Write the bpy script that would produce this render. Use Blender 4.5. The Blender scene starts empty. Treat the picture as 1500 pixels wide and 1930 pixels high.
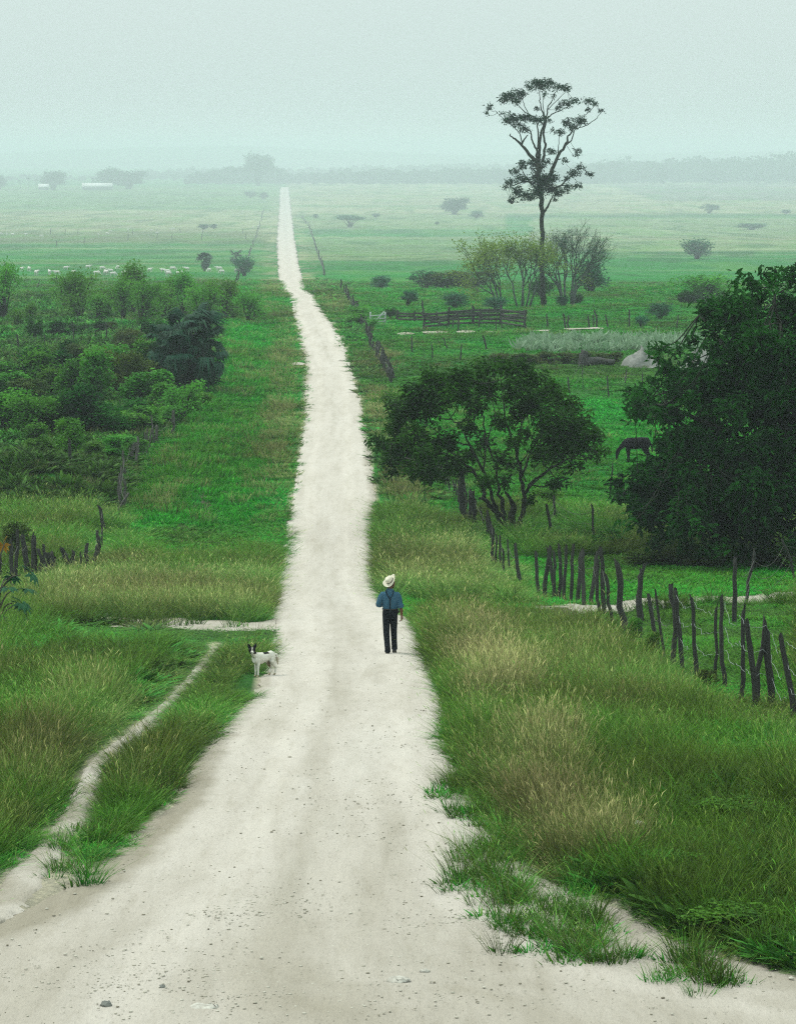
import bpy, math, random
import numpy as np
from mathutils import Vector, Matrix, Euler

# ---------------------------------------------------------------- camera, sky, sun, exposure
sc = bpy.context.scene
COL = sc.collection
F, CX, PYH, ZC = 6500.0, 750.0, 290.0, 15.0      # focal length and horizon row in photo pixels, lens height
cam_d = bpy.data.cameras.new('camera')
cam = bpy.data.objects.new('camera', cam_d)
COL.objects.link(cam)
cam.location = (0, 0, ZC)
cam.rotation_euler = (math.pi / 2, 0, 0)
cam_d.sensor_fit = 'HORIZONTAL'
cam_d.sensor_width = 36.0
cam_d.lens = 36.0 * F / 1500.0
cam_d.shift_y = -(965.0 - PYH) / 1500.0
cam_d.clip_start = 0.5
cam_d.clip_end = 60000
sc.camera = cam

SUN_EL, SUN_AZ = math.radians(58), math.radians(-60)
SKY_C = (0.532, 0.625, 0.602)
world = bpy.data.worlds.new('World')
sc.world = world
world.use_nodes = True
wt = world.node_tree
wt.nodes.clear()
def wn(t, **k):
    n = wt.nodes.new(t)
    for a, b in k.items(): setattr(n, a, b)
    return n
wout = wn('ShaderNodeOutputWorld')
sky = wn('ShaderNodeTexSky', sky_type='NISHITA', sun_disc=False, sun_elevation=SUN_EL, sun_rotation=SUN_AZ, air_density=1.0, dust_density=6.0, ozone_density=1.0)
hsv = wn('ShaderNodeHueSaturation')
hsv.inputs['Saturation'].default_value = 0.25
bg1 = wn('ShaderNodeBackground'); bg1.inputs['Strength'].default_value = 0.012
bg2 = wn('ShaderNodeBackground'); bg2.inputs['Color'].default_value = (*SKY_C, 1)
tc = wn('ShaderNodeTexCoord'); sep = wn('ShaderNodeSeparateXYZ')
mx = wn('ShaderNodeMath', operation='MAXIMUM'); mx.inputs[1].default_value = 0.0
ma = wn('ShaderNodeMath', operation='MULTIPLY_ADD'); ma.inputs[1].default_value = 1.25; ma.inputs[2].default_value = 1.0
ad = wn('ShaderNodeAddShader')
L = wt.links.new
L(sky.outputs[0], hsv.inputs['Color']); L(hsv.outputs[0], bg1.inputs['Color'])
L(tc.outputs['Generated'], sep.inputs[0]); L(sep.outputs['Z'], mx.inputs[0]); L(mx.outputs[0], ma.inputs[0]); L(ma.outputs[0], bg2.inputs['Strength'])
L(bg1.outputs[0], ad.inputs[0]); L(bg2.outputs[0], ad.inputs[1]); L(ad.outputs[0], wout.inputs['Surface'])

sun_d = bpy.data.lights.new('sun', 'SUN')
sun_d.energy = 1.5
sun_d.angle = math.radians(10)
sun_d.color = (1.0, 0.96, 0.88)
sun = bpy.data.objects.new('sun', sun_d)
COL.objects.link(sun)
# the sun stands ahead and a little to the left of the lens, behind thin cloud
sun.rotation_euler = Vector((-math.cos(SUN_EL) * math.sin(-SUN_AZ), math.cos(SUN_EL) * math.cos(SUN_AZ), math.sin(SUN_EL))).to_track_quat('Z', 'Y').to_euler()
sun.location = (0, 0, 60)
HAZE_SIGMA, HAZE_C = 0.00023, (0.84, 0.925, 0.995)

sc.view_settings.view_transform = 'Standard'
sc.view_settings.look = 'None'
sc.view_settings.exposure = 0.22
sc.view_settings.gamma = 1.0
sc.view_settings.use_curve_mapping = False
sc.render.engine = 'CYCLES'
cy = sc.cycles
cy.max_bounces = 4; cy.diffuse_bounces = 1; cy.glossy_bounces = 1; cy.transmission_bounces = 2; cy.volume_bounces = 1; cy.transparent_max_bounces = 4
cy.use_adaptive_sampling = True; cy.adaptive_threshold = 0.006; cy.adaptive_min_samples = 72
cy.use_denoising = False          # a denoiser combs the grass smooth; the little grain left is the photograph's too
cy.filter_width = 1.2
cy.caustics_reflective = False; cy.caustics_refractive = False
sc.render.film_transparent = False

R = np.random.RandomState(11)
random.seed(11)

# ---------------------------------------------------------------- small helpers
def sstep(a, b, x):
    t = np.clip((np.asarray(x, float) - a) / (b - a), 0, 1)
    return t * t * (3 - 2 * t)

def _hash(i, j, seed):
    n = (i.astype(np.int64) * 374761393 + j.astype(np.int64) * 668265263 + seed * 974634777) & 0x7fffffff
    n = ((n ^ (n >> 13)) * 1274126177) & 0x7fffffff
    n = (n ^ (n >> 16)) & 0xffff
    return n / 65535.0

def vnoise(x, y, seed=0):
    x = np.asarray(x, float); y = np.asarray(y, float)
    i = np.floor(x); j = np.floor(y)
    u = x - i; v = y - j
    u = u * u * (3 - 2 * u); v = v * v * (3 - 2 * v)
    a = _hash(i, j, seed); b = _hash(i + 1, j, seed); c = _hash(i, j + 1, seed); d = _hash(i + 1, j + 1, seed)
    return (a * (1 - u) + b * u) * (1 - v) + (c * (1 - u) + d * u) * v

def fbm(x, y, seed=0, oct=4):
    s = 0; a = 0.5; t = 0
    for k in range(oct):
        s = s + a * vnoise(x * 2 ** k, y * 2 ** k, seed + k * 17); t += a; a *= 0.55
    return s / t          # 0..1, mean .5

def inpoly(x, y, poly):
    x = np.asarray(x, float); y = np.asarray(y, float)
    r = np.zeros(x.shape, bool)
    n = len(poly)
    for k in range(n):
        x0, y0 = poly[k]; x1, y1 = poly[(k + 1) % n]
        if y0 == y1: continue
        c = ((y0 > y) != (y1 > y)) & (x < (x1 - x0) * (y - y0) / (y1 - y0) + x0)
        r ^= c
    return r

class MB:
    """collects vertices and faces (with a per-vertex tint) and links them as one mesh object"""
    def __init__(s): s.v = []; s.f = []; s.t = []; s.n = 0
    def add(s, v, f, tint=0.5):
        v = np.asarray(v, float).reshape(-1, 3)
        s.v.append(v)
        s.t.append(np.broadcast_to(np.asarray(tint, float), (len(v),)))
        for fa in (f if isinstance(f, list) else [f]):
            fa = np.asarray(fa, int)
            if fa.size: s.f.append(fa + s.n)
        s.n += len(v)
    def mesh(s, name, smooth=False):
        me = bpy.data.meshes.new(name)
        v = np.concatenate(s.v)
        me.vertices.add(len(v)); me.vertices.foreach_set('co', v.ravel())
        tot = np.concatenate([np.full(len(a), a.shape[1]) for a in s.f])
        loops = np.concatenate([a.ravel() for a in s.f])
        st = np.concatenate([[0], np.cumsum(tot)[:-1]])
        me.loops.add(len(loops)); me.loops.foreach_set('vertex_index', loops)
        me.polygons.add(len(tot)); me.polygons.foreach_set('loop_start', st); me.polygons.foreach_set('loop_total', tot)
        if smooth: me.polygons.foreach_set('use_smooth', np.ones(len(tot), bool))
        a = me.attributes.new('tint', 'FLOAT', 'POINT'); a.data.foreach_set('value', np.concatenate(s.t))
        me.update(calc_edges=True)
        return me
    def build(s, name, mat, parent=None, smooth=False):
        return link(name, s.mesh(name, smooth), mat, parent)

def link(name, me, mat=None, parent=None):
    o = bpy.data.objects.new(name, me)
    if mat is not None and not me.materials: me.materials.append(mat)
    COL.objects.link(o)
    if parent is not None: o.parent = parent
    return o

def tag(o, label=None, cat=None, group=None, kind=None):
    if label: o['label'] = label
    if cat: o['category'] = cat
    if group: o['group'] = group
    if kind: o['kind'] = kind
    return o

def thing(name, label, cat, loc=(0, 0, 0), rz=0.0, group=None):
    o = bpy.data.objects.new(name, None)
    COL.objects.link(o)
    o.empty_display_size = 0.2
    o.location = loc; o.rotation_euler = (0, 0, rz)
    return tag(o, label, cat, group)

def dup(root, loc, rz=0.0, scale=(1, 1, 1), label=None, group=None, cat=None):
    """a copy of a thing with copies of its parts and sub-parts (mesh data shared)"""
    r = root.copy(); COL.objects.link(r)
    r.location = loc; r.rotation_euler = (0, 0, rz); r.scale = scale
    if label: r['label'] = label
    if group: r['group'] = group
    if cat: r['category'] = cat
    for ch in list(root.children):
        c = ch.copy(); COL.objects.link(c); c.parent = r
        for g in ch.children:
            d = g.copy(); COL.objects.link(d); d.parent = c
    return r

def drop(root):
    """remove a prototype that was only a source of copies"""
    for ch in list(root.children):
        for g in list(ch.children): bpy.data.objects.remove(g)
        bpy.data.objects.remove(ch)
    bpy.data.objects.remove(root)

ORD = 'first second third fourth fifth sixth seventh eighth ninth tenth eleventh twelfth thirteenth fourteenth fifteenth sixteenth seventeenth eighteenth nineteenth twentieth'.split()
def nth(i):
    if i < 20: return ORD[i]
    if i < 29: return 'twenty-' + ORD[i - 20]
    if i == 29: return 'thirtieth'
    return 'thirty-' + ORD[i - 30]

# ---------------------------------------------------------------- lie of the land: drop below the lens by distance
_Y = np.array([-2000, 8, 20, 33, 44, 54, 75.6, 95, 110, 125, 141, 175, 237, 270, 329, 390, 434, 480, 560, 700, 950, 1600, 2400, 3700, 5500, 6000, 6800, 8500, 12000, 25000.])
_D = np.array([7.3, 7.35, 7.6, 8.3, 8.85, 9.4, 11.0, 12.7, 13.65, 13.95, 13.98, 14.15, 14.8, 15.05, 15.7, 16.7, 17.3, 19.0, 21.8, 25.8, 32.1, 44.8, 55.4, 62.6, 59.2, 57.2, 58.6, 58.8, 53.5, 57.0])
_ly = np.linspace(math.log(8), math.log(24000), 3200)
_ld = np.interp(np.exp(_ly), _Y, _D)
_k = np.exp(-0.5 * (np.arange(-90, 91) / 23.0) ** 2); _k /= _k.sum()
_ld = np.convolve(np.pad(_ld, 90, mode='edge'), _k, mode='valid')
def dfun(Y):
    return np.interp(np.log(np.maximum(Y, 8)), _ly, _ld)
_py = PYH + F * _ld / np.exp(_ly)
assert np.all(np.diff(_py) < 0), 'profile not monotone'
def Yof(py):
    return np.exp(np.interp(-np.asarray(py, float), -_py, _ly))

ROAD_L = np.array([(250, 533), (352, 529), (360, 528), (400, 526), (450, 522), (500, 524), (525, 526), (545, 532), (551, 536), (557, 545), (570, 548), (600, 556), (640, 565), (700, 577), (760, 574), (800, 572), (850, 565), (900, 557), (950, 549), (1000, 541), (1060, 531), (1110, 525), (1140, 519), (1160, 512), (1200, 512), (1250, 503), (1290, 486), (1310, 476), (1340, 440), (1400, 392), (1460, 355), (1510, 328), (1560, 262), (1600, 215), (1650, 160), (1690, 90), (1740, -20), (1800, -250), (1930, -600), (3000, -2500)], float)
ROAD_R = np.array([(250, 541), (352, 544), (360, 545), (400, 549), (450, 555), (500, 563), (525, 570), (545, 576), (551, 580), (557, 594), (570, 600), (600, 619), (640, 646), (700, 664), (760, 680), (800, 690), (850, 697), (900, 703), (950, 708), (1000, 705), (1060, 704), (1110, 705), (1140, 730), (1165, 768), (1200, 785), (1250, 808), (1290, 826), (1340, 838), (1400, 850), (1450, 862), (1500, 905), (1540, 935), (1600, 985), (1660, 1020), (1700, 1080), (1750, 1210), (1800, 1360), (1850, 1560), (1930, 2100), (3000, 4500)], float)
def roadL(py): return np.interp(py, ROAD_L[:, 0], ROAD_L[:, 1])
def roadR(py): return np.interp(py, ROAD_R[:, 0], ROAD_R[:, 1])

PATH_FOOT = [(405, 1222), (372, 1262), (340, 1303), (300, 1340), (255, 1382), (205, 1420), (180, 1445), (163, 1480), (152, 1515), (130, 1555), (95, 1600), (60, 1640), (20, 1690), (-60, 1760)]
MOUNDS = [(30, 905, 3.4, 0.9), (110, 935, 2.6, 0.3), (1335, 556, 10.0, 1.3), (1215, 588, 9, 0.7), (1500, 1560, 2.2, 0.45), (1250, 1700, 1.6, 0.25)]
MOUNDS = [((px - CX) * Yof(py) / F, float(Yof(py)), r, h) for px, py, r, h in MOUNDS]

def pxy(X, Y):
    Yc = np.maximum(Y, 9)
    return CX + F * X / Yc, PYH + F * dfun(Yc) / Yc

def H(X, Y):
    X = np.asarray(X, float); Y = np.asarray(Y, float)
    px, py = pxy(X, Y)
    s = np.maximum(Y, 9) / F
    dist = np.maximum(np.maximum((roadL(py) - px) * s, (px - roadR(py)) * s), 0)
    w = sstep(0.2, 5.0, dist)
    z = ZC - dfun(Y)
    z = z + w * ((fbm(X / 7, Y / 9, 3, 3) - 0.5) * 0.45 + (fbm(X / 45, Y / 60, 5, 2) - 0.5) * 0.9 * sstep(60, 300, Y))
    z = z - 0.30 * sstep(0.5, 2.0, dist) * (1 - sstep(2.5, 5.0, dist)) * sstep(110, 135, Y) * (1 - sstep(350, 450, Y))
    for mx_, my_, r, h in MOUNDS:
        z = z + h * np.exp(-((X - mx_) ** 2 + ((Y - my_) * 0.7) ** 2) / (r * r))
    return z

def G(px, py):
    """photo pixel -> point on the ground"""
    Y = float(Yof(py)); X = (px - CX) * Y / F
    return Vector((X, Y, float(H(X, Y))))

def mpp(py):
    """metres per photo pixel for something standing on the ground at row py"""
    return float(Yof(py)) / F

# ---------------------------------------------------------------- materials
def mat(name):
    m = bpy.data.materials.new(name); m.use_nodes = True
    t = m.node_tree; t.nodes.clear()
    o = t.nodes.new('ShaderNodeOutputMaterial')
    return m, t, o
def N(t, typ, **k):
    n = t.nodes.new(typ)
    for a, b in k.items(): setattr(n, a, b)
    return n
def c4(c): return (c[0], c[1], c[2], 1)
def ramp(t, stops):
    r = N(t, 'ShaderNodeValToRGB')
    e = r.color_ramp.elements
    e[0].position, e[0].color = stops[0][0], c4(stops[0][1])
    e[1].position, e[1].color = stops[-1][0], c4(stops[-1][1])
    for p, c in stops[1:-1]:
        x = e.new(p); x.color = c4(c)
    return r
def noise(t, scale, detail=4, rough=0.6, vec=None, dist=0.0):
    n = N(t, 'ShaderNodeTexNoise')
    n.inputs['Scale'].default_value = scale; n.inputs['Detail'].default_value = detail; n.inputs['Roughness'].default_value = rough; n.inputs['Distortion'].default_value = dist
    if vec is not None: t.links.new(vec, n.inputs['Vector'])
    return n
def mapped(t, src, scale):
    m = N(t, 'ShaderNodeMapping'); m.inputs['Scale'].default_value = scale
    t.links.new(src, m.inputs['Vector']); return m.outputs[0]
def mixc(t, fac, a, b, blend='MIX'):
    m = N(t, 'ShaderNodeMix', data_type='RGBA', blend_type=blend)
    for s, v in (('Factor', fac), ('A', a), ('B', b)):
        i = [x for x in m.inputs if x.name == s and (x.type == 'RGBA' or s == 'Factor')][0]
        if isinstance(v, (int, float)): i.default_value = v
        elif isinstance(v, tuple): i.default_value = c4(v)
        else: t.links.new(v, i)
    return [x for x in m.outputs if x.type == 'RGBA'][0]
def mth(t, op, a, b=None, c=None):
    m = N(t, 'ShaderNodeMath', operation=op)
    for i, v in enumerate((a, b, c)):
        if v is None: continue
        if isinstance(v, (int, float)): m.inputs[i].default_value = v
        else: t.links.new(v, m.inputs[i])
    return m.outputs[0]
def bsdf(t, o, col, rough=0.9, spec=0.2, bump=None, bstr=0.3, bdist=0.02):
    b = N(t, 'ShaderNodeBsdfPrincipled')
    b.inputs['Roughness'].default_value = rough; b.inputs['Specular IOR Level'].default_value = spec
    if isinstance(col, tuple): b.inputs['Base Color'].default_value = c4(col)
    else: t.links.new(col, b.inputs['Base Color'])
    if bump is not None:
        bp = N(t, 'ShaderNodeBump'); bp.inputs['Strength'].default_value = bstr; bp.inputs['Distance'].default_value = bdist
        t.links.new(bump, bp.inputs['Height']); t.links.new(bp.outputs[0], b.inputs['Normal'])
    t.links.new(b.outputs[0], o.inputs['Surface'])
    return b

def simple_mat(name, c0, c1, scale=8.0, rough=0.9, spec=0.15, bump=0.0, stretch=(1, 1, 1), tint=None):
    m, t, o = mat(name)
    co = N(t, 'ShaderNodeTexCoord')
    n = noise(t, scale, 6, 0.65, mapped(t, co.outputs['Object'], stretch))
    r = ramp(t, [(0.3, c0), (0.7, c1)]); t.links.new(n.outputs['Fac'], r.inputs[0])
    bsdf(t, o, r.outputs[0], rough, spec, n.outputs['Fac'] if bump else None, bump, 0.02)
    return m

def leaf_mat(name, c0, c1, trans=0.35, obj_var=0.12, clump=0.0, spec=0.12):
    """foliage: per-leaf tint from the 'tint' attribute, a little variation per object"""
    m, t, o = mat(name)
    a = N(t, 'ShaderNodeAttribute', attribute_name='tint')
    col = mixc(t, a.outputs['Fac'], tuple(c0), tuple(c1))
    oi = N(t, 'ShaderNodeObjectInfo')
    h = N(t, 'ShaderNodeHueSaturation')
    t.links.new(mth(t, 'MULTIPLY_ADD', oi.outputs['Random'], obj_var * 0.25, 0.5 - obj_var * 0.125), h.inputs['Hue'])
    t.links.new(mth(t, 'MULTIPLY_ADD', oi.outputs['Random'], obj_var * 4, 1 - obj_var * 2), h.inputs['Value'])
    t.links.new(col, h.inputs['Color'])
    d = N(t, 'ShaderNodeBsdfPrincipled'); d.inputs['Roughness'].default_value = 0.6; d.inputs['Specular IOR Level'].default_value = spec
    tr = N(t, 'ShaderNodeBsdfTranslucent')
    mxs = N(t, 'ShaderNodeMixShader'); mxs.inputs[0].default_value = trans
    t.links.new(h.outputs[0], d.inputs['Base Color']); t.links.new(h.outputs[0], tr.inputs['Color'])
    t.links.new(d.outputs[0], mxs.inputs[1]); t.links.new(tr.outputs[0], mxs.inputs[2]); t.links.new(mxs.outputs[0], o.inputs['Surface'])
    return m

def grass_mat(name, base, mid, tip, alt_tip, trans=0.18):
    """blade: colour along its length ('tint' = height 0..1), instance attribute 'dry' slides towards the dry tip colour"""
    m, t, o = mat(name)
    a = N(t, 'ShaderNodeAttribute', attribute_name='tint')
    dry = N(t, 'ShaderNodeAttribute', attribute_name='dry', attribute_type='INSTANCER')
    var = N(t, 'ShaderNodeAttribute', attribute_name='var', attribute_type='INSTANCER')
    tipc = mixc(t, dry.outputs['Fac'], tuple(tip), tuple(alt_tip))
    r1 = mixc(t, mth(t, 'POWER', a.outputs['Fac'], 0.7), tuple(base), tuple(mid))
    sm = mth(t, 'POWER', a.outputs['Fac'], 1.6)
    col = mixc(t, sm, r1, tipc)
    h = N(t, 'ShaderNodeHueSaturation')
    t.links.new(mth(t, 'MULTIPLY_ADD', var.outputs['Fac'], 0.05, 0.475), h.inputs['Hue'])
    bl = N(t, 'ShaderNodeAttribute', attribute_name='blade')
    t.links.new(mth(t, 'MULTIPLY', mth(t, 'MULTIPLY_ADD', var.outputs['Fac'], 0.8, 0.54), mth(t, 'MULTIPLY_ADD', bl.outputs['Fac'], 1.25, 0.42)), h.inputs['Value'])
    t.links.new(col, h.inputs['Color'])
    d = N(t, 'ShaderNodeBsdfPrincipled'); d.inputs['Roughness'].default_value = 0.65; d.inputs['Specular IOR Level'].default_value = 0.1
    tr = N(t, 'ShaderNodeBsdfTranslucent')
    mxs = N(t, 'ShaderNodeMixShader'); mxs.inputs[0].default_value = trans
    t.links.new(h.outputs[0], d.inputs['Base Color']); t.links.new(h.outputs[0], tr.inputs['Color'])
    t.links.new(d.outputs[0], mxs.inputs[1]); t.links.new(tr.outputs[0], mxs.inputs[2]); t.links.new(mxs.outputs[0], o.inputs['Surface'])
    return m

# ---------------------------------------------------------------- shape helpers
def tube(mb, pts, rad, n=6, tint=0.5, cap=True, jitter=0.0):
    """tapered tube through pts; rad: radius or (rx, rz) per point (rx across, second along the frame's other axis)"""
    P = np.asarray(pts, float)
    k = len(P)
    rr = np.asarray(rad, float)
    if rr.ndim == 0: rr = np.full(k, float(rr))
    if rr.ndim == 1: rr = np.stack([rr, rr], 1)
    T = np.gradient(P, axis=0); T /= np.linalg.norm(T, axis=1)[:, None] + 1e-9
    ref = np.array([0, 1, 0.]) if abs(T[:, 1]).max() < 0.9 else np.array([1., 0, 0])
    A = np.cross(ref, T); A /= np.linalg.norm(A, axis=1)[:, None] + 1e-9
    B = np.cross(T, A)
    an = np.arange(n) * 2 * math.pi / n
    ring = (P[:, None, :] + A[:, None, :] * (np.cos(an)[None, :, None] * rr[:, None, None, 0]) + B[:, None, :] * (np.sin(an)[None, :, None] * rr[:, None, None, 1]))
    if jitter: ring = ring + (R.rand(k, n, 3) - 0.5) * jitter
    V = ring.reshape(-1, 3)
    i = np.arange(k - 1)[:, None] * n; j = np.arange(n)[None, :]; j2 = (j + 1) % n
    Fq = np.stack([i + j, i + j2, i + n + j2, i + n + j], -1).reshape(-1, 4)
    if cap:
        V = np.concatenate([V, P[:1], P[-1:]])
        c0, c1 = k * n, k * n + 1
        jj = np.arange(n); j2 = (jj + 1) % n
        t0 = np.stack([np.full(n, c0), j2, jj], 1); t1 = np.stack([np.full(n, c1), (k - 1) * n + jj, (k - 1) * n + j2], 1)
        mb.add(V, [Fq, t0, t1], tint)
    else:
        mb.add(V, Fq, tint)

def ellipsoid(mb, c, r, nu=10, nv=7, rot=None, tint=0.5):
    u = np.arange(nu) * 2 * math.pi / nu
    v = np.linspace(0, math.pi, nv + 1)[1:-1]
    ring = np.stack([np.outer(np.sin(v), np.cos(u)), np.outer(np.sin(v), np.sin(u)), np.outer(np.cos(v), np.ones(nu))], -1).reshape(-1, 3)
    V = np.concatenate([ring, [[0, 0, 1]], [[0, 0, -1]]]) * np.asarray(r, float)
    if rot is not None: V = V @ np.array(rot.to_3x3() if hasattr(rot, 'to_3x3') else rot).T
    V = V + np.asarray(c, float)
    m = nv - 1
    i = np.arange(m - 1)[:, None] * nu; j = np.arange(nu)[None, :]; j2 = (j + 1) % nu
    q = np.stack([i + j, i + nu + j, i + nu + j2, i + j2], -1).reshape(-1, 4)
    jj = np.arange(nu); j2 = (jj + 1) % nu
    t0 = np.stack([np.full(nu, m * nu), jj, j2], 1); t1 = np.stack([np.full(nu, m * nu + 1), (m - 1) * nu + j2, (m - 1) * nu + jj], 1)
    mb.add(V, [q, t0, t1], tint)

def box(mb, c, s, rot=None, tint=0.5):
    V = np.array([(x, y, z) for x in (-.5, .5) for y in (-.5, .5) for z in (-.5, .5)]) * np.asarray(s, float)
    if rot is not None: V = V @ np.array(rot).T
    mb.add(V + np.asarray(c, float), np.array([(0, 1, 3, 2), (4, 6, 7, 5), (0, 4, 5, 1), (2, 3, 7, 6), (0, 2, 6, 4), (1, 5, 7, 3)]), tint)

def unit(v):
    return v / (np.linalg.norm(v, axis=-1, keepdims=True) + 1e-9)

def leaves(mb, C, size, width=0.5, up=0.6, droop=0.0, tint=None, axis=None):
    """one rhombic, slightly folded leaf per centre"""
    C = np.asarray(C, float); n = len(C)
    size = np.broadcast_to(np.asarray(size, float), (n,))
    a = R.normal(size=(n, 3)) if axis is None else np.asarray(axis, float) + R.normal(size=(n, 3)) * 0.35
    a[:, 2] = a[:, 2] * 0.6 - droop
    a = unit(a)
    nrm = R.normal(size=(n, 3)); nrm[:, 2] = np.abs(nrm[:, 2]) + up
    b = unit(np.cross(a, nrm)); nn = np.cross(b, a)
    s = size[:, None]
    V = np.stack([C - a * s * .5, C + b * s * width * .5 + nn * s * .08, C + a * s * .5 - nn * s * 0.1, C - b * s * width * .5 + nn * s * .08], 1).reshape(-1, 3)
    if tint is None: tint = R.rand(n)
    mb.add(V, np.arange(n * 4).reshape(-1, 4), np.repeat(np.clip(tint, 0, 1), 4))

def in_ball(n, shell=0.5):
    d = unit(R.normal(size=(n, 3)))
    r = R.rand(n) ** (1 / 3.)
    r = shell + (1 - shell) * r
    return d * r[:, None]
# ---------------------------------------------------------------- haze: one closed box of even, pale air
hb = MB(); box(hb, (0, 2500, 0), (1, 1, 1))
me = hb.mesh('haze')
haze = link('haze', me)
zlo, zhi = -52.0, 64.0
vv = np.array([(x, y, z) for x in (-9200, 9200) for y in (-1500, 22500) for z in (zlo, zhi)], float)
me.vertices.foreach_set('co', vv.ravel()); me.update()
m, t, o = mat('haze_air')
pv = N(t, 'ShaderNodeVolumePrincipled')
pv.inputs['Color'].default_value = c4(HAZE_C); pv.inputs['Density'].default_value = HAZE_SIGMA; pv.inputs['Anisotropy'].default_value = 0.0
t.links.new(pv.outputs[0], o.inputs['Volume'])
me.materials.append(m)
tag(haze, 'pale blue green haze lying over the plain', 'haze', kind='stuff')

# ---------------------------------------------------------------- what grows where (areas read off the photograph, used on the ground)
def warp(px, py, a=9.0):
    s = np.maximum(py - 280, 20) / 500.0
    return px + (fbm(px / 26, py / 18, 21, 3) - .5) * a * 5 * s, py + (fbm(px / 30, py / 16, 31, 3) - .5) * a * 2.2 * s

SIDE_L = [(140, 1164), (260, 1166), (400, 1170), (512, 1171), (514, 1190), (500, 1188), (400, 1191), (300, 1191), (190, 1184)]
SIDE_R = [(1010, 1152), (1100, 1143), (1190, 1141), (1290, 1134), (1400, 1128), (1520, 1124), (1520, 1136), (1400, 1139), (1290, 1144), (1190, 1152), (1060, 1158)]
BARE_L = [(8, 1650), (30, 1622), (95, 1592), (150, 1600), (185, 1640), (160, 1700), (60, 1735), (10, 1720)]
MUD_R = [(1010, 1150), (1085, 1152), (1105, 1172), (1060, 1190), (1020, 1180)]

def footdist(px, py):
    d = np.full(np.shape(px), 1e9)
    for (x0, y0), (x1, y1) in zip(PATH_FOOT[:-1], PATH_FOOT[1:]):
        dx, dy = x1 - x0, y1 - y0
        t_ = np.clip(((px - x0) * dx + (py - y0) * dy) / (dx * dx + dy * dy), 0, 1)
        d = np.minimum(d, np.hypot(px - x0 - t_ * dx, (py - y0 - t_ * dy)))
    return d
def foot_half(py): return np.interp(py, [1215, 1320, 1400, 1450, 1520, 1600, 1700], [10, 12, 15, 20, 23, 32, 50])

def is_bare(px, py, margin=0.0):
    wx, wy = warp(px, py, 5)
    b = (px > roadL(py) - margin) & (px < roadR(py) + margin) & (py < 4000)
    b |= inpoly(wx, wy, SIDE_L) | inpoly(wx, wy, SIDE_R) | inpoly(wx, wy, BARE_L)
    b |= footdist(px, py) < foot_half(py) * 0.8 + margin
    return b

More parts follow.
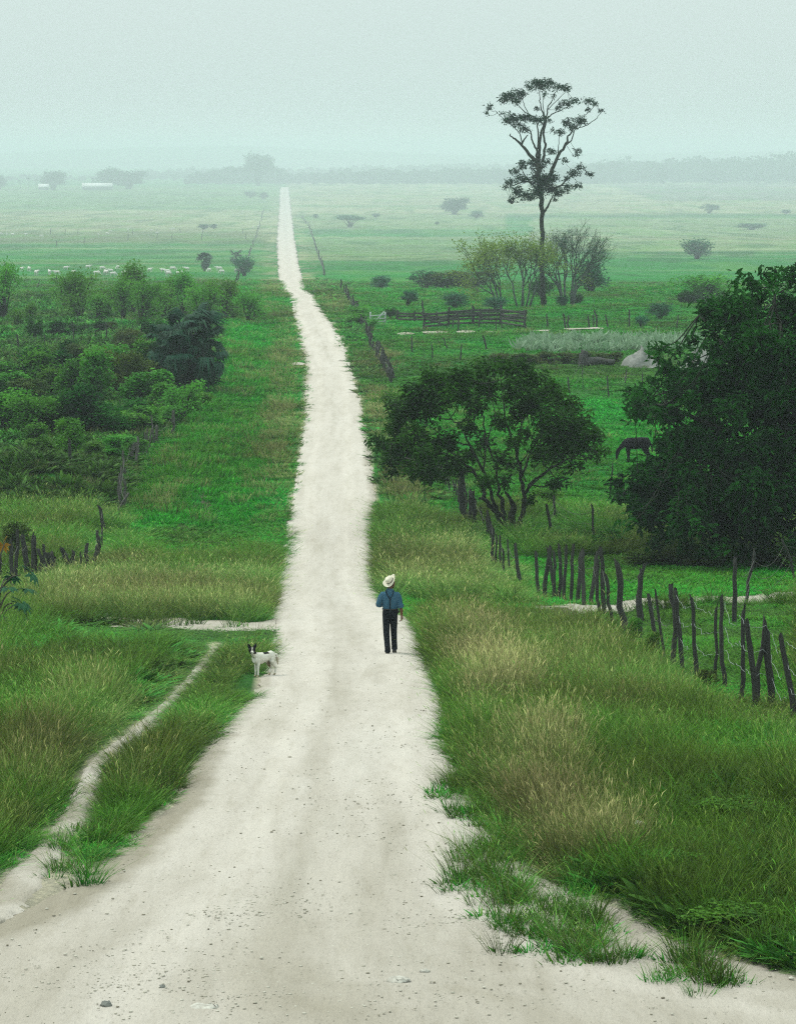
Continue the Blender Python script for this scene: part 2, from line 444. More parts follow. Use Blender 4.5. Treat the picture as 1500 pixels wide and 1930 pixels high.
# ---------------------------------------------------------------- ground colours: soil, short sward and far fields
GREEN, OLIVE, HAY, SOIL, BROWN, PLOUGH, DEEP = (.010, .150, .018), (.040, .125, .014), (.245, .262, .145), (.045, .05, .016), (.105, .12, .05), (.12, .14, .12), (.006, .08, .010)
MUDC, DIRT = (.055, .045, .03), (.40, .37, .28)
def ground_colour(X, Y):
    px, py = pxy(X, Y)
    n1 = fbm(X / 11, Y / 17, 41, 4); n2 = fbm(X / 60, Y / 110, 43, 3); n3 = fbm(X / 2.5, Y / 3, 47, 3)
    wx, wy = warp(px, py, 6)
    col = np.zeros(X.shape + (3,)); col[:] = GREEN
    def put(c, k):
        nonlocal col
        k = np.clip(k, 0, 1)[..., None]; col = col * (1 - k) + np.array(c) * k
    put(OLIVE, sstep(.42, .68, n1) * .8)
    put(SOIL, (py > 1160) * .45)
    def band(c, y0, y1, x0=-1e9, x1=1e9, k=1.0, soft=4.0):
        put(c, sstep(y0 - soft, y0 + soft, wy) * (1 - sstep(y1 - soft, y1 + soft, wy)) * (wx > x0) * (wx < x1) * k)
    rl, rr = roadL(py), roadR(py)
    # far side, left of the road
    left = px < rl; right = px > rr
    band(GREEN, 300, 560, k=1)
    band(HAY, 350, 392, -1e9, 535, .35); band(HAY, 394, 438, -1e9, 535, .8); band(BROWN, 437, 458, -1e9, 535, .75); band(HAY, 466, 470, -1e9, 535, .4, 1.5); band(OLIVE, 492, 497, -1e9, 535, .7, 2); band(OLIVE, 520, 560, -1e9, 440, .4)
    band(HAY, 340, 404, 540, 1e9, .9); band(HAY, 352, 402, 1050, 1260, .45); band(GREEN, 386, 390, 540, 900, .5, 1.5); band(DEEP, 402, 409, 900, 1700, .6, 2)
    band(HAY, 402, 432, 540, 950, .55); band(GREEN, 432, 440, 560, 1000, .6, 2); band(HAY, 410, 474, 1000, 1700, .55); band(HAY, 445, 452, 560, 1700, .5, 2); band(HAY, 452, 492, 560, 1000, .35); band(BROWN, 478, 484, 560, 900, .4, 2)
    band(DEEP, 474, 482, 1120, 1420, .7, 2)
    put(PLOUGH, inpoly(wx, wy, [(1140, 346), (1600, 344), (1600, 376), (1240, 378)]) * .8)
    put(HAY, inpoly(wx, wy, [(1440, 352), (1600, 350), (1600, 358), (1480, 356)]) * .8)
    put(HAY, sstep(.5, .75, fbm(X / 90, Y / 40, 53, 3)) * sstep(400, 700, Y) * .25)
    # middle distance
    band(SOIL, 655, 676, -1e9, 150, .8, 3); band(HAY, 683, 690, -1e9, 60, .5, 2)
    band(BROWN, 668, 690, 930, 1700, .6, 4); band(OLIVE, 700, 728, 1020, 1700, .8, 5); band(OLIVE, 790, 830, 1120, 1700, .5, 6); band(DEEP, 728, 786, 1080, 1700, .5, 8)
    # straw verges beside the road
    vl = np.exp(-((rl - px) / (10 + (py - 340) * .12)) ** 2) * left; vr = np.exp(-((px - rr) / (10 + (py - 340) * .13)) ** 2) * right
    put(HAY, (vl + vr) * sstep(.4, .6, fbm(X / 3, Y / 30, 57, 3)) * sstep(355, 380, py) * (1 - sstep(560, 640, py)) * .85)
    put(MUDC, inpoly(wx, wy, MUD_R) * .8)
    put(MUDC, sstep(.55, .62, fbm(X / 1.2, Y / 6, 59, 3)) * np.exp(-((px - np.interp(py, [800, 900, 960, 1040], [425, 405, 372, 330])) / 14) ** 2) * (py > 800) * (py < 1045) * .9)
    put(DIRT, is_bare(px, py, 2) * (Y < 320))
    put(DIRT, (footdist(px, py) < foot_half(py) * 1.3) * .5)
    col *= (.6 + .8 * n3)[..., None] * (.65 + .7 * n2)[..., None]
    put(np.array(OLIVE) * 1.6, sstep(.55, .7, fbm(X / 25, Y / 160, 58, 4)) * (Y > 400) * .5)
    put(DEEP, sstep(.58, .68, fbm(X / 14, Y / 120, 68, 4)) * (Y > 400) * .5)
    return col

rows = np.concatenate([[-1450, -600, -200, -60, -10, 8, 13], np.geomspace(18, 6080, 760), np.geomspace(6160, 22400, 36)])
u = np.linspace(-1, 1, 281)
Xg = np.zeros((len(rows), len(u))); Yg = np.repeat(rows[:, None], len(u), 1)
for i, y in enumerate(rows):
    half = 7 + 0.165 * max(y, 20)
    a = np.abs(u); inner = half * a / 0.9
    outer = half + (9150 - half) * np.clip((a - 0.9) / 0.1, 0, 1) ** 2.2
    Xg[i] = np.sign(u) * np.where(a <= 0.9, inner, outer)
Zg = H(Xg, Yg)
pxg, pyg = pxy(Xg, Yg)
deep = (pxg > roadL(pyg)) & (pxg < roadR(pyg)) & (Yg < 6060)
mx_, my_ = warp(pxg, pyg, 5)
Zg = Zg - np.where(deep, 0.03 + 0.0002 * Yg, 0)
colg = ground_colour(Xg, Yg)
def grid_obj(name, X, Y, Z, col, m, extra=None):
    r, c = X.shape
    mb = MB()
    i = np.arange(r - 1)[:, None] * c + np.arange(c - 1)[None, :]
    f = np.stack([i, i + 1, i + c + 1, i + c], -1).reshape(-1, 4)
    mb.add(np.stack([X, Y, Z], -1).reshape(-1, 3), f, 0.5 if extra is None else extra.ravel())
    me = mb.mesh(name, True)
    if col is not None:
        a = me.attributes.new('soil', 'FLOAT_COLOR', 'POINT')
        a.data.foreach_set('color', np.concatenate([col.reshape(-1, 3), np.ones((r * c, 1))], 1).ravel())
    return link(name, me, m)

m_ground, t, o = mat('sward')
at = N(t, 'ShaderNodeAttribute', attribute_name='soil'); co = N(t, 'ShaderNodeTexCoord')
n1 = noise(t, 9, 8, 0.75, co.outputs['Object']); n2 = noise(t, 0.7, 6, 0.7, mapped(t, co.outputs['Object'], (1, .35, 1)))
r1 = ramp(t, [(.25, (.45, .45, .45)), (.5, (1, 1, 1)), (.78, (1.75, 1.65, 1.5))]); t.links.new(n1.outputs['Fac'], r1.inputs[0])
r2 = ramp(t, [(.25, (.55, .6, .6)), (.5, (1, 1, 1)), (.75, (1.45, 1.3, 1.2))]); t.links.new(n2.outputs['Fac'], r2.inputs[0])
c = mixc(t, 1.0, at.outputs['Color'], r1.outputs[0], 'MULTIPLY'); c = mixc(t, 1.0, c, r2.outputs[0], 'MULTIPLY')
bsdf(t, o, c, 0.95, 0.05, n1.outputs['Fac'], 0.8, 0.12)
ground = grid_obj('ground', Xg, Yg, Zg, colg, m_ground)
tag(ground, 'green plain of rough pasture and hay fields', 'ground', kind='structure')

# ---------------------------------------------------------------- white dirt road, side tracks and footpath
m_road, t, o = mat('white_marl')
co = N(t, 'ShaderNodeTexCoord'); ac = N(t, 'ShaderNodeAttribute', attribute_name='tint')
ob = co.outputs['Object']
nb = noise(t, 0.8, 5, 0.65, mapped(t, ob, (1, .10, 1))); ns = noise(t, 2.2, 4, 0.6, mapped(t, ob, (1, .06, 1)), 0.3); nf = noise(t, 34, 6, 0.75, mapped(t, ob, (1, .22, 1))); nm = noise(t, 6, 7, 0.75, mapped(t, ob, (1, .13, 1)))
rb = ramp(t, [(.3, (.43, .39, .34)), (.52, (.475, .432, .385)), (.75, (.505, .465, .42))]); t.links.new(nb.outputs['Fac'], rb.inputs[0])
rs = ramp(t, [(.3, (.88, .875, .85)), (.5, (1, 1, 1)), (.7, (1.05, 1.05, 1.05))]); t.links.new(ns.outputs['Fac'], rs.inputs[0])
rm = ramp(t, [(.28, (.84, .83, .79)), (.48, (1, 1, 1)), (.75, (1.07, 1.07, 1.06))]); t.links.new(nm.outputs['Fac'], rm.inputs[0])
rf = ramp(t, [(.27, (.42, .40, .35)), (.40, (.97, .97, .96)), (.7, (1.12, 1.12, 1.1))]); t.links.new(nf.outputs['Fac'], rf.inputs[0])
c = mixc(t, .85, rb.outputs[0], rs.outputs[0], 'MULTIPLY'); c = mixc(t, .8, c, rm.outputs[0], 'MULTIPLY'); c = mixc(t, .8, c, rf.outputs[0], 'MULTIPLY')
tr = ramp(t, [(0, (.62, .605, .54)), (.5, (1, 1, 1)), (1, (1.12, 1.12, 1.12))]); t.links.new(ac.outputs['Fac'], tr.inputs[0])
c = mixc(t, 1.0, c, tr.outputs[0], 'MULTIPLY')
hgt = mth(t, 'ADD', mth(t, 'MULTIPLY', nm.outputs['Fac'], 1.0), mth(t, 'MULTIPLY', nf.outputs['Fac'], .6))
bsdf(t, o, c, 0.95, 0.08, hgt, 0.8, 0.045)

ry = np.geomspace(15, 6020, 1800)
nc = 25
pyr = PYH + F * dfun(ry) / ry
xl = (roadL(pyr) - CX) * ry / F; xr = (roadR(pyr) - CX) * ry / F
amp = 0.09 + 0.0006 * ry
fr = 1 / (0.35 + 0.004 * ry)
ph = np.cumsum(np.gradient(ry) * fr)
jl = (fbm(ph * .8, ry * 0, 61, 4) - .5) * 2 * amp + (R.rand(len(ry)) - .5) * amp * .35
jr = (fbm(ph * .8, ry * 0 + 9, 67, 4) - .5) * 2 * amp + (R.rand(len(ry)) - .5) * amp * .35
xl = xl + jl; xr = xr + jr
s = np.linspace(0, 1, nc)[None, :]
Xr = xl[:, None] * (1 - s) + xr[:, None] * s
Yr = np.repeat(ry[:, None], nc, 1)
rut = fbm(Xr * 2.2, Yr * 0.05, 71, 3)
Zr = H(Xr, Yr) + 0.012 + 0.00004 * Yr + (fbm(Xr / .7, Yr / 1.1, 73, 3) - .5) * 0.05
Zr[:, 0] -= 0.04; Zr[:, -1] -= 0.04
# wheel tracks run along the road: dusty crown between them, brushed bright where tyres pass
ac_ = np.abs(s - (.5 + .06 * np.sin(Yr / 31)))
lines = fbm(s * 16 + .25 * np.sin(Yr / 9), Yr * .03, 72, 3) - .5
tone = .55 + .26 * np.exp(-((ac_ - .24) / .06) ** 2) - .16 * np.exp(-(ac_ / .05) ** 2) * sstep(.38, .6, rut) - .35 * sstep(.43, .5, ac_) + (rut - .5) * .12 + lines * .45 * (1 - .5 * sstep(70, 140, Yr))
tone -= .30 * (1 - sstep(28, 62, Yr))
tone += (sstep(.5, .66, fbm(Xr / .9, Yr / 9, 79, 4)) * -.10) * (Yr < 75)
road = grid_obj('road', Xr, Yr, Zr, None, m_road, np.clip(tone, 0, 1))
tag(road, 'straight white dirt road running to the horizon', 'road', kind='structure')

def sheet(name, label, poly, step=2.2, lift=0.02, m=m_road, tone=0.4, rag=4):
    """ragged-edged sheet of bare earth lying on the ground, cut to an outline"""
    P = np.array(poly, float)
    ys = np.arange(P[:, 1].min() - 4, P[:, 1].max() + 4, step); xs = np.arange(P[:, 0].min() - 8, P[:, 0].max() + 8, step * 2.5)
    gx, gy = np.meshgrid(xs, ys)
    wx, wy = warp(gx, gy, rag)
    k = inpoly(wx, wy, poly)
    Y = Yof(gy); X = (gx - CX) * Y / F
    Z = H(X, Y) + lift
    r, c_ = gx.shape
    i = np.arange(r - 1)[:, None] * c_ + np.arange(c_ - 1)[None, :]
    f = np.stack([i, i + c_, i + c_ + 1, i + 1], -1).reshape(-1, 4)
    keep = k.ravel()[f].sum(1) >= 2
    mb = MB(); mb.add(np.stack([X, Y, Z], -1).reshape(-1, 3), f[keep], tone + .4 * (fbm(X / 2, Y / 4, 83, 3).ravel() - .5))
    return tag(mb.build(name, m, smooth=True), label, 'track', kind='structure')
sheet('dirt_track', 'pale dirt track leaving the road on the left', SIDE_L, 1.2, tone=.26)
sheet('dirt_track', 'pale dirt track crossing behind the barbed wire fence', SIDE_R, 1.0)
FP = bend([(x, y, 0) for x, y in PATH_FOOT], 10)[:, :2] if False else np.array(PATH_FOOT, float)
fy = np.linspace(FP[0, 1], FP[-1, 1], 260); fx = np.interp(fy, FP[:, 1], FP[:, 0]); fw = foot_half(fy)
sx = np.linspace(-1, 1, 9)[None, :]
jit = 1 + (fbm(fy[:, None] / 9 + sx * 3, fy[:, None] * 0 + sx, 95, 3) - .5) * 1.1
pxs = fx[:, None] + sx * fw[:, None] * jit; pys = np.repeat(fy[:, None], 9, 1)
Yf = Yof(pys); Xf = (pxs - CX) * Yf / F
tag(grid_obj('footpath', Xf, Yf, H(Xf, Yf) + .03 - .05 * np.abs(sx) ** 6, None, m_road, np.clip(.3 + 1.0 * (fbm(Xf * 3, Yf, 96, 3) - .55), 0, 1)), 'narrow worn footpath through the grass beside the road', 'path', kind='structure')
m_soil = simple_mat('dark_soil', (.03, .022, .014), (.075, .06, .04), 6, bump=.5)
sheet('mud_patch', 'dark muddy patch at the gateway in the right fence', MUD_R, 2.5, 0.02, m_soil)
sheet('ditch_bed', 'dark wet furrow in the left verge', [(318, 1042), (352, 1000), (366, 962), (398, 908), (420, 850), (430, 828), (424, 862), (404, 915), (376, 968), (360, 1006), (336, 1040)], 2.5, 0.02, m_soil, rag=10)
for x0, x1, y in ((745, 782, 632.5), (792, 846, 630.5), (858, 896, 629.5), (908, 952, 629.5), (958, 1036, 628.5), (1062, 1140, 626)):
    sheet('pasture_track', 'thin pale track below the wooden corral, stretch from %d' % x0, [(x0, y - .3), (x0 + 9, y - 1.1), (x1 - 14, y - 1.9), (x1, y - 1.2), (x1 - 6, y + .1), (x0 + 14, y + 1.0)], .5, .10, tone=.25, rag=1.2)
tracks = [o_ for o_ in COL.objects if o_.name.startswith('pasture_track')]
for i, o_ in enumerate(tracks): o_['label'] = '%s stretch from the left of the pale track below the corral' % nth(i)
sheet('pasture_track', 'short pale track at the left edge of the road', [(518, 686), (572, 684), (574, 688), (518, 689)], .8, .06, tone=.4, rag=.4)

# pebbles: nobody could count them
mb = MB()
for k in range(2600):
    py = 1180 + 760 * R.rand() ** .8
    a, b = float(roadL(py)), float(roadR(py))
    a, b = max(a, -150), min(b, 1650)
    px = a + (b - a) * R.rand()
    Y = float(Yof(py)); X = (px - CX) * Y / F
    sz = .004 + .011 * R.rand() ** 4
    if R.rand() < .012: sz *= 2.2
    ellipsoid(mb, (X, Y, float(H(X, Y)) + .014 + sz * .3), (sz * (1 + R.rand()), sz * (1 + R.rand()), sz * .7), 5, 3, tint=R.rand())
m_peb, t, o = mat('pebble_stone')
a = N(t, 'ShaderNodeAttribute', attribute_name='tint'); r = ramp(t, [(0, (.16, .14, .10)), (.4, (.34, .31, .25)), (1, (.52, .49, .42))]); t.links.new(a.outputs['Fac'], r.inputs[0]); bsdf(t, o, r.outputs[0])
for k in range(2600):
    zx, zy, rx, ry_ = ((870, 1760, 170, 60), (470, 1715, 150, 40), (600, 1880, 700, 50), (700, 1500, 120, 130), (300, 1840, 300, 60))[k % 5]
    px = zx + R.normal() * rx * .5; py = zy + R.normal() * ry_ * .5
    if py > 1960 or not (roadL(py) < px < roadR(py)): continue
    Y = float(Yof(py)); X = (px - CX) * Y / F
    sz = .004 + .012 * R.rand() ** 3
    ellipsoid(mb, (X, Y, float(H(X, Y)) + .016 + sz * .25), (sz * (.8 + R.rand()), sz * (.8 + R.rand()), sz * .6), 5, 3, tint=.45 + .55 * R.rand())
tag(mb.build('pebbles', m_peb, smooth=True), 'loose pebbles scattered over the white road', 'pebbles', kind='stuff')

# far blue hills behind the plain
m_hill = simple_mat('wooded_hill', (.02, .05, .02), (.04, .08, .03), .02)
hx = np.linspace(-5200, 5200, 400); hs = np.linspace(0, 1, 14)
gx, gs = np.meshgrid(hx, hs)
top_py = np.interp(gx / 14800 * F + CX, [-400, 0, 120, 260, 420, 500, 640, 760, 900, 1100, 1300, 1600, 2200], [286, 284, 279, 275, 272, 273, 280, 285, 288, 286, 283, 280, 284]) + 5 * (fbm(gx / 140, gx * 0, 91, 5) - .5) + 3
crest = ZC - (top_py - PYH) * 14800 / F
gy = 13800 + 2000 * gs
base = ZC - dfun(gy) - 1.5
gz = base + (crest - base) * np.clip(np.sin(gs * math.pi), 0, 1) ** .8
gz = np.minimum(gz, 62.0)
tag(grid_obj('hills', gx * gy / 14800, gy, gz, None, m_hill), 'faint low wooded hills on the horizon', 'hills', kind='structure')
# ---------------------------------------------------------------- trees
M_DARKLEAF = leaf_mat('dark_leaf', (.003, .022, .005), (.018, .115, .012), .3, spec=.03)
M_TREELEAF = leaf_mat('tree_leaf', (.006, .042, .005), (.030, .155, .012), .35, spec=.04)
M_TALLLEAF = leaf_mat('canopy_leaf', (.003, .024, .010), (.010, .052, .020), .25, spec=.03)
M_SHRUB = leaf_mat('shrub_leaf', (.028, .125, .012), (.105, .33, .026), .38, .14)
M_LIGHT = leaf_mat('feathery_leaf', (.045, .20, .018), (.13, .38, .04), .42, .12)
M_BLUE = leaf_mat('dull_leaf', (.014, .095, .045), (.045, .20, .085), .35, .1)
M_YELLOW = leaf_mat('yellowing_leaf', (.12, .23, .03), (.25, .36, .06), .4, .05)
M_OLIVE = leaf_mat('olive_leaf', (.025, .06, .008), (.085, .135, .018), .35, .1)
M_FAR = leaf_mat('far_wood_leaf', (.012, .045, .022), (.028, .07, .034), .3, .1)
M_BARK = simple_mat('bark', (.035, .032, .026), (.10, .092, .075), 5, bump=.6, stretch=(1, 1, .25))
M_BARKD = simple_mat('dark_bark', (.012, .015, .011), (.042, .045, .033), 6, bump=.6, stretch=(1, 1, .25))
M_GREYBARK = simple_mat('grey_bark', (.035, .05, .042), (.085, .11, .09), 6, bump=.5, stretch=(1, 1, .25))

def Ppx(px, py, Y, dy=0.0):
    return np.array([(px - CX) * Y / F, Y + dy, ZC - (py - PYH) * Y / F])

def bend(pts, k=4, wob=0.0):
    """smooth polyline through the points (Catmull-Rom), k steps per segment"""
    P = np.array(pts, float)
    Q = np.concatenate([P[:1] * 2 - P[1:2], P, P[-1:] * 2 - P[-2:-1]])
    out = []
    for i in range(1, len(Q) - 2):
        for s_ in np.arange(k) / k:
            out.append(.5 * ((2 * Q[i]) + (Q[i + 1] - Q[i - 1]) * s_ + (2 * Q[i - 1] - 5 * Q[i] + 4 * Q[i + 1] - Q[i + 2]) * s_ ** 2 + (3 * Q[i] - Q[i - 1] - 3 * Q[i + 1] + Q[i + 2]) * s_ ** 3))
    out.append(P[-1]); out = np.array(out)
    if wob:
        L_ = np.linalg.norm(P[-1] - P[0]); out[1:-1] += R.normal(size=(len(out) - 2, 3)) * wob * L_
    return out

def limb_tree(name, label, cat, base_px, zoomorg, zf, limbs, blobs, leafm, bark, leaf, dens, depth, group=None, clusters=True, droop=.2, twig=.5, shell=.0, seed=1, fuzz=.25):
    """tree drawn from limb lines and leaf masses; its depth comes from offsets given to every limb and mass"""
    global R
    keep = R; R = np.random.RandomState(seed)
    bp = (zoomorg[0] + base_px[0] / zf, zoomorg[1] + base_px[1] / zf)
    g = G(*bp); Y = g.y
    ms = Y / F / zf
    root = thing(name, label, cat, g, 0, group)
    org = np.array(g)
    def P(x, y, dy): return Ppx(zoomorg[0] + x / zf, zoomorg[1] + y / zf, Y, dy) - org
    tb = MB()
    ends = []
    for ln, d0, d1 in limbs:
        n = len(ln)
        pts = [P(q[0], q[1], d0 + (d1 - d0) * (i / max(n - 1, 1))) for i, q in enumerate(ln)]
        rad = [q[2] * ms * .5 for q in ln]
        if d0 == 0 and ln[0][:2] == tuple(base_px): pts[0][2] = -.4
        b = bend(pts, 4, .006); rr = np.interp(np.linspace(0, 1, len(b)), np.linspace(0, 1, n), rad)
        tube(tb, b, np.maximum(rr, .012), 8, jitter=rad[0] * .12)
        ends.append(b)
    allp = np.concatenate(ends)
    fb = MB()
    for (x, y, rx, ry) in blobs:
        dy = (R.rand() - .5) * 2 * depth
        c = P(x, y, dy)
        r3 = np.array([rx * ms, max(rx * ms * .9, .25), ry * ms])
        # a twig joins the mass to the nearest limb
        k = np.argmin(((allp - c) ** 2).sum(1) + (allp[:, 2] > c[2]) * .5)
        st = allp[k]
        tube(tb, bend([st, (st * .45 + c * .55) + np.array([0, 0, -.12 * np.linalg.norm(c - st)]), c], 3, .01), np.linspace(max(.02, twig * .05), .012, 7), 5)
        for q in in_ball(3):
            e = c + q * r3 * .8
            tube(tb, [c, (c + e) / 2 + R.normal(size=3) * .04, e], [.014, .01, .006], 4, cap=False)
        n = max(6, int(dens * rx * ry * ms * ms * 4))
        cc = c + in_ball(n, shell) * r3 * (1 + fuzz * R.normal(size=(n, 1)))
        tn = np.clip(R.rand() * .75 + .3 * R.rand(n), 0, 1)
        if clusters:
            m_ = 5
            ax = np.repeat(unit((cc - c) / r3 + R.normal(size=(n, 3)) * .5), m_, 0)
            cp = np.repeat(cc, m_, 0) + R.normal(size=(n * m_, 3)) * leaf * .45
            leaves(fb, cp, leaf * (.7 + .6 * R.rand(n * m_)), .38, .5, droop, np.repeat(tn, m_) + R.normal(size=n * m_) * .12, ax)
        else:
            leaves(fb, cc, leaf * (.6 + .8 * R.rand(n)), .55, .5, droop, tn)
    tb.build('trunk', bark, root, True); fb.build('crown', leafm, root)
    R = keep
    return root

# the tall lone tree
ZO, ZK = (800, 120), 3.75
tl = [([(838, 1710, 46), (837, 1560, 36), (833, 1400, 31), (828, 1150, 30), (822, 960, 34), (808, 840, 44), (800, 700, 40)], 0, 0),
      ([(836, 1060, 16), (868, 1010, 15), (890, 960, 10), (905, 930, 6)], 0, -1.2),
      ([(795, 690, 30), (750, 650, 24), (690, 575, 18), (640, 530, 13), (605, 505, 9)], 0, 1.5),
      ([(688, 570, 14), (705, 535, 11), (735, 500, 7)], 1, 1.8), ([(605, 505, 9), (612, 490, 5)], 1.5, 1.5),
      ([(800, 700, 18), (788, 600, 15), (760, 545, 11), (748, 480, 9), (690, 440, 7), (640, 400, 5)], 0, -1.5),
      ([(690, 560, 9), (675, 500, 7), (650, 460, 6), (610, 430, 5), (560, 390, 4), (500, 330, 3)], 1, -.5),
      ([(805, 690, 24), (815, 560, 18), (838, 450, 15), (850, 385, 12), (824, 300, 8), (815, 230, 6), (820, 150, 4)], 0, .6),
      ([(800, 600, 12), (805, 500, 11), (800, 420, 9)], 0, 1.8),
      ([(832, 690, 22), (850, 590, 17), (842, 500, 14), (853, 400, 11), (875, 300, 8), (930, 190, 5), (960, 165, 3)], 0, -.8),
      ([(855, 395, 10), (900, 355, 8), (970, 325, 6), (1030, 290, 5), (1075, 262, 3)], .4, 2),
      ([(840, 430, 9), (790, 385, 8), (735, 355, 7), (680, 315, 6), (640, 270, 4), (600, 230, 3)], .4, -2),
      ([(730, 350, 6), (700, 280, 5), (690, 210, 3)], -1, .5), ([(850, 380, 7), (840, 280, 5), (855, 190, 4)], 0, 2), ([(870, 320, 6), (920, 270, 5), (1000, 190, 3)], -.5, -1.8),
      ([(845, 860, 34), (895, 770, 28), (945, 650, 22), (1000, 565, 17), (1012, 510, 12), (1055, 460, 9), (1130, 440, 6), (1195, 395, 4), (1255, 330, 3)], 0, -1.5),
      ([(995, 570, 12), (1035, 540, 9), (1060, 470, 7), (1090, 415, 4)], -1, .8), ([(940, 640, 7), (945, 560, 5), (947, 490, 4)], -.6, -1.6),
      ([(1120, 370, 4), (1180, 320, 4), (1215, 280, 3)], -1, .6), ([(1130, 440, 5), (1120, 370, 4)], -1.2, -1),
      ([(870, 900, 16), (960, 860, 13), (1040, 790, 9), (1100, 735, 5), (1170, 780, 3)], 0, 1.2), ([(960, 860, 8), (1030, 860, 6), (1090, 865, 3)], .6, -1),
      ([(800, 890, 13), (730, 830, 10), (650, 850, 7), (570, 875, 4)], 0, -1), ([(745, 840, 8), (700, 770, 6), (680, 715, 4)], -.4, 1.4), ([(800, 920, 9), (720, 920, 7), (620, 960, 4)], 0, .8)]
tbl = [(820, 145, 95, 38), (790, 125, 45, 20), (880, 120, 50, 22), (960, 165, 70, 22), (1010, 180, 30, 14), (740, 165, 30, 20), (620, 222, 80, 38), (570, 250, 40, 30), (690, 205, 42, 26), (650, 265, 40, 18), (460, 302, 32, 18), (440, 340, 12, 8), (545, 350, 18, 12), (630, 380, 80, 30), (590, 405, 40, 22), (710, 380, 55, 24), (785, 395, 85, 26), (880, 400, 22, 12), (700, 462, 45, 24), (650, 430, 40, 20), (990, 280, 60, 22), (940, 312, 28, 12), (1065, 258, 38, 16), (1150, 262, 40, 20), (1210, 280, 30, 16), (1150, 320, 25, 14), (1255, 330, 25, 13), (1008, 415, 38, 32), (1100, 400, 62, 32), (1060, 445, 40, 20), (950, 485, 45, 20), (905, 465, 14, 8), (795, 312, 25, 9), (910, 225, 18, 9), (850, 215, 18, 10), (895, 618, 40, 24), (1078, 612, 34, 14), (1065, 645, 22, 10), (990, 680, 30, 16), (865, 690, 30, 18), (690, 712, 40, 34), (645, 765, 38, 26), (610, 838, 50, 24), (690, 815, 55, 26), (572, 872, 22, 14), (660, 900, 48, 38), (618, 960, 34, 24), (720, 930, 60, 34), (800, 900, 60, 42), (880, 880, 60, 45), (950, 908, 50, 34), (1000, 872, 40, 24), (1080, 860, 40, 18), (1058, 772, 48, 28), (1108, 728, 36, 18), (1170, 780, 40, 16), (900, 800, 48, 38), (810, 720, 58, 46), (930, 955, 22, 13), (760, 700, 40, 20), (840, 820, 50, 60), (780, 820, 40, 50), (1000, 810, 25, 14)]
tbl = [(x, y, rx * .92, ry * .95) for x, y, rx, ry in tbl]
limb_tree('tall_tree', 'very tall lone tree with a bare trunk and broken flat-topped crown against the sky', 'tree', (838, 1710), ZO, ZK, tl, tbl, M_TALLLEAF, M_BARKD, .30, 38, 2.4, droop=.1, seed=5)

# the spreading tree on the right-hand fence
ZO, ZK = (680, 640), 3.0
ml = [([(820, 1095, 60), (812, 1060, 42), (790, 1020, 34), (745, 955, 28), (705, 905, 24), (690, 850, 20), (640, 760, 17), (550, 680, 13), (450, 600, 9), (330, 560, 5)], 0, 1.2),
      ([(745, 955, 16), (700, 905, 15), (668, 893, 13)], .2, -.3),
      ([(820, 1095, 40), (775, 1000, 26), (745, 890, 20), (690, 730, 16), (610, 590, 12), (560, 480, 9), (490, 440, 6), (420, 420, 4)], 0, -.8),
      ([(820, 1095, 34), (805, 950, 24), (775, 850, 18), (762, 700, 14), (705, 560, 11), (690, 430, 8), (660, 340, 5), (630, 250, 3)], 0, .6),
      ([(845, 1095, 60), (852, 1000, 44), (862, 940, 34), (838, 890, 18), (815, 860, 12)], 0, -.3),
      ([(850, 1095, 36), (905, 1010, 27), (925, 900, 23), (905, 780, 19), (880, 640, 15), (825, 480, 11), (800, 320, 7), (790, 220, 4)], 0, -.6),
      ([(925, 870, 17), (965, 800, 14), (1060, 720, 10), (1180, 650, 7), (1290, 600, 4)], -.2, -1.4),
      ([(902, 780, 14), (960, 640, 11), (1040, 520, 8), (1150, 440, 5)], -.4, 1.2),
      ([(882, 650, 12), (900, 500, 9), (955, 390, 7), (985, 260, 4)], -.5, .6),
      ([(935, 850, 11), (1000, 800, 8), (1060, 760, 5)], 0, .8), ([(690, 730, 10), (720, 560, 8), (760, 430, 6), (730, 300, 4)], -.3, 1.3), ([(640, 760, 9), (520, 740, 7), (420, 700, 5), (250, 650, 4)], .6, -1.2),
      ([(560, 690, 8), (430, 640, 6), (300, 610, 4), (130, 590, 3)], 1, .4), ([(610, 590, 8), (500, 560, 6), (380, 480, 4), (280, 420, 3)], -.5, .3), ([(930, 800, 9), (905, 690, 7), (1000, 560, 5), (1060, 430, 4)], -.3, -.8)]
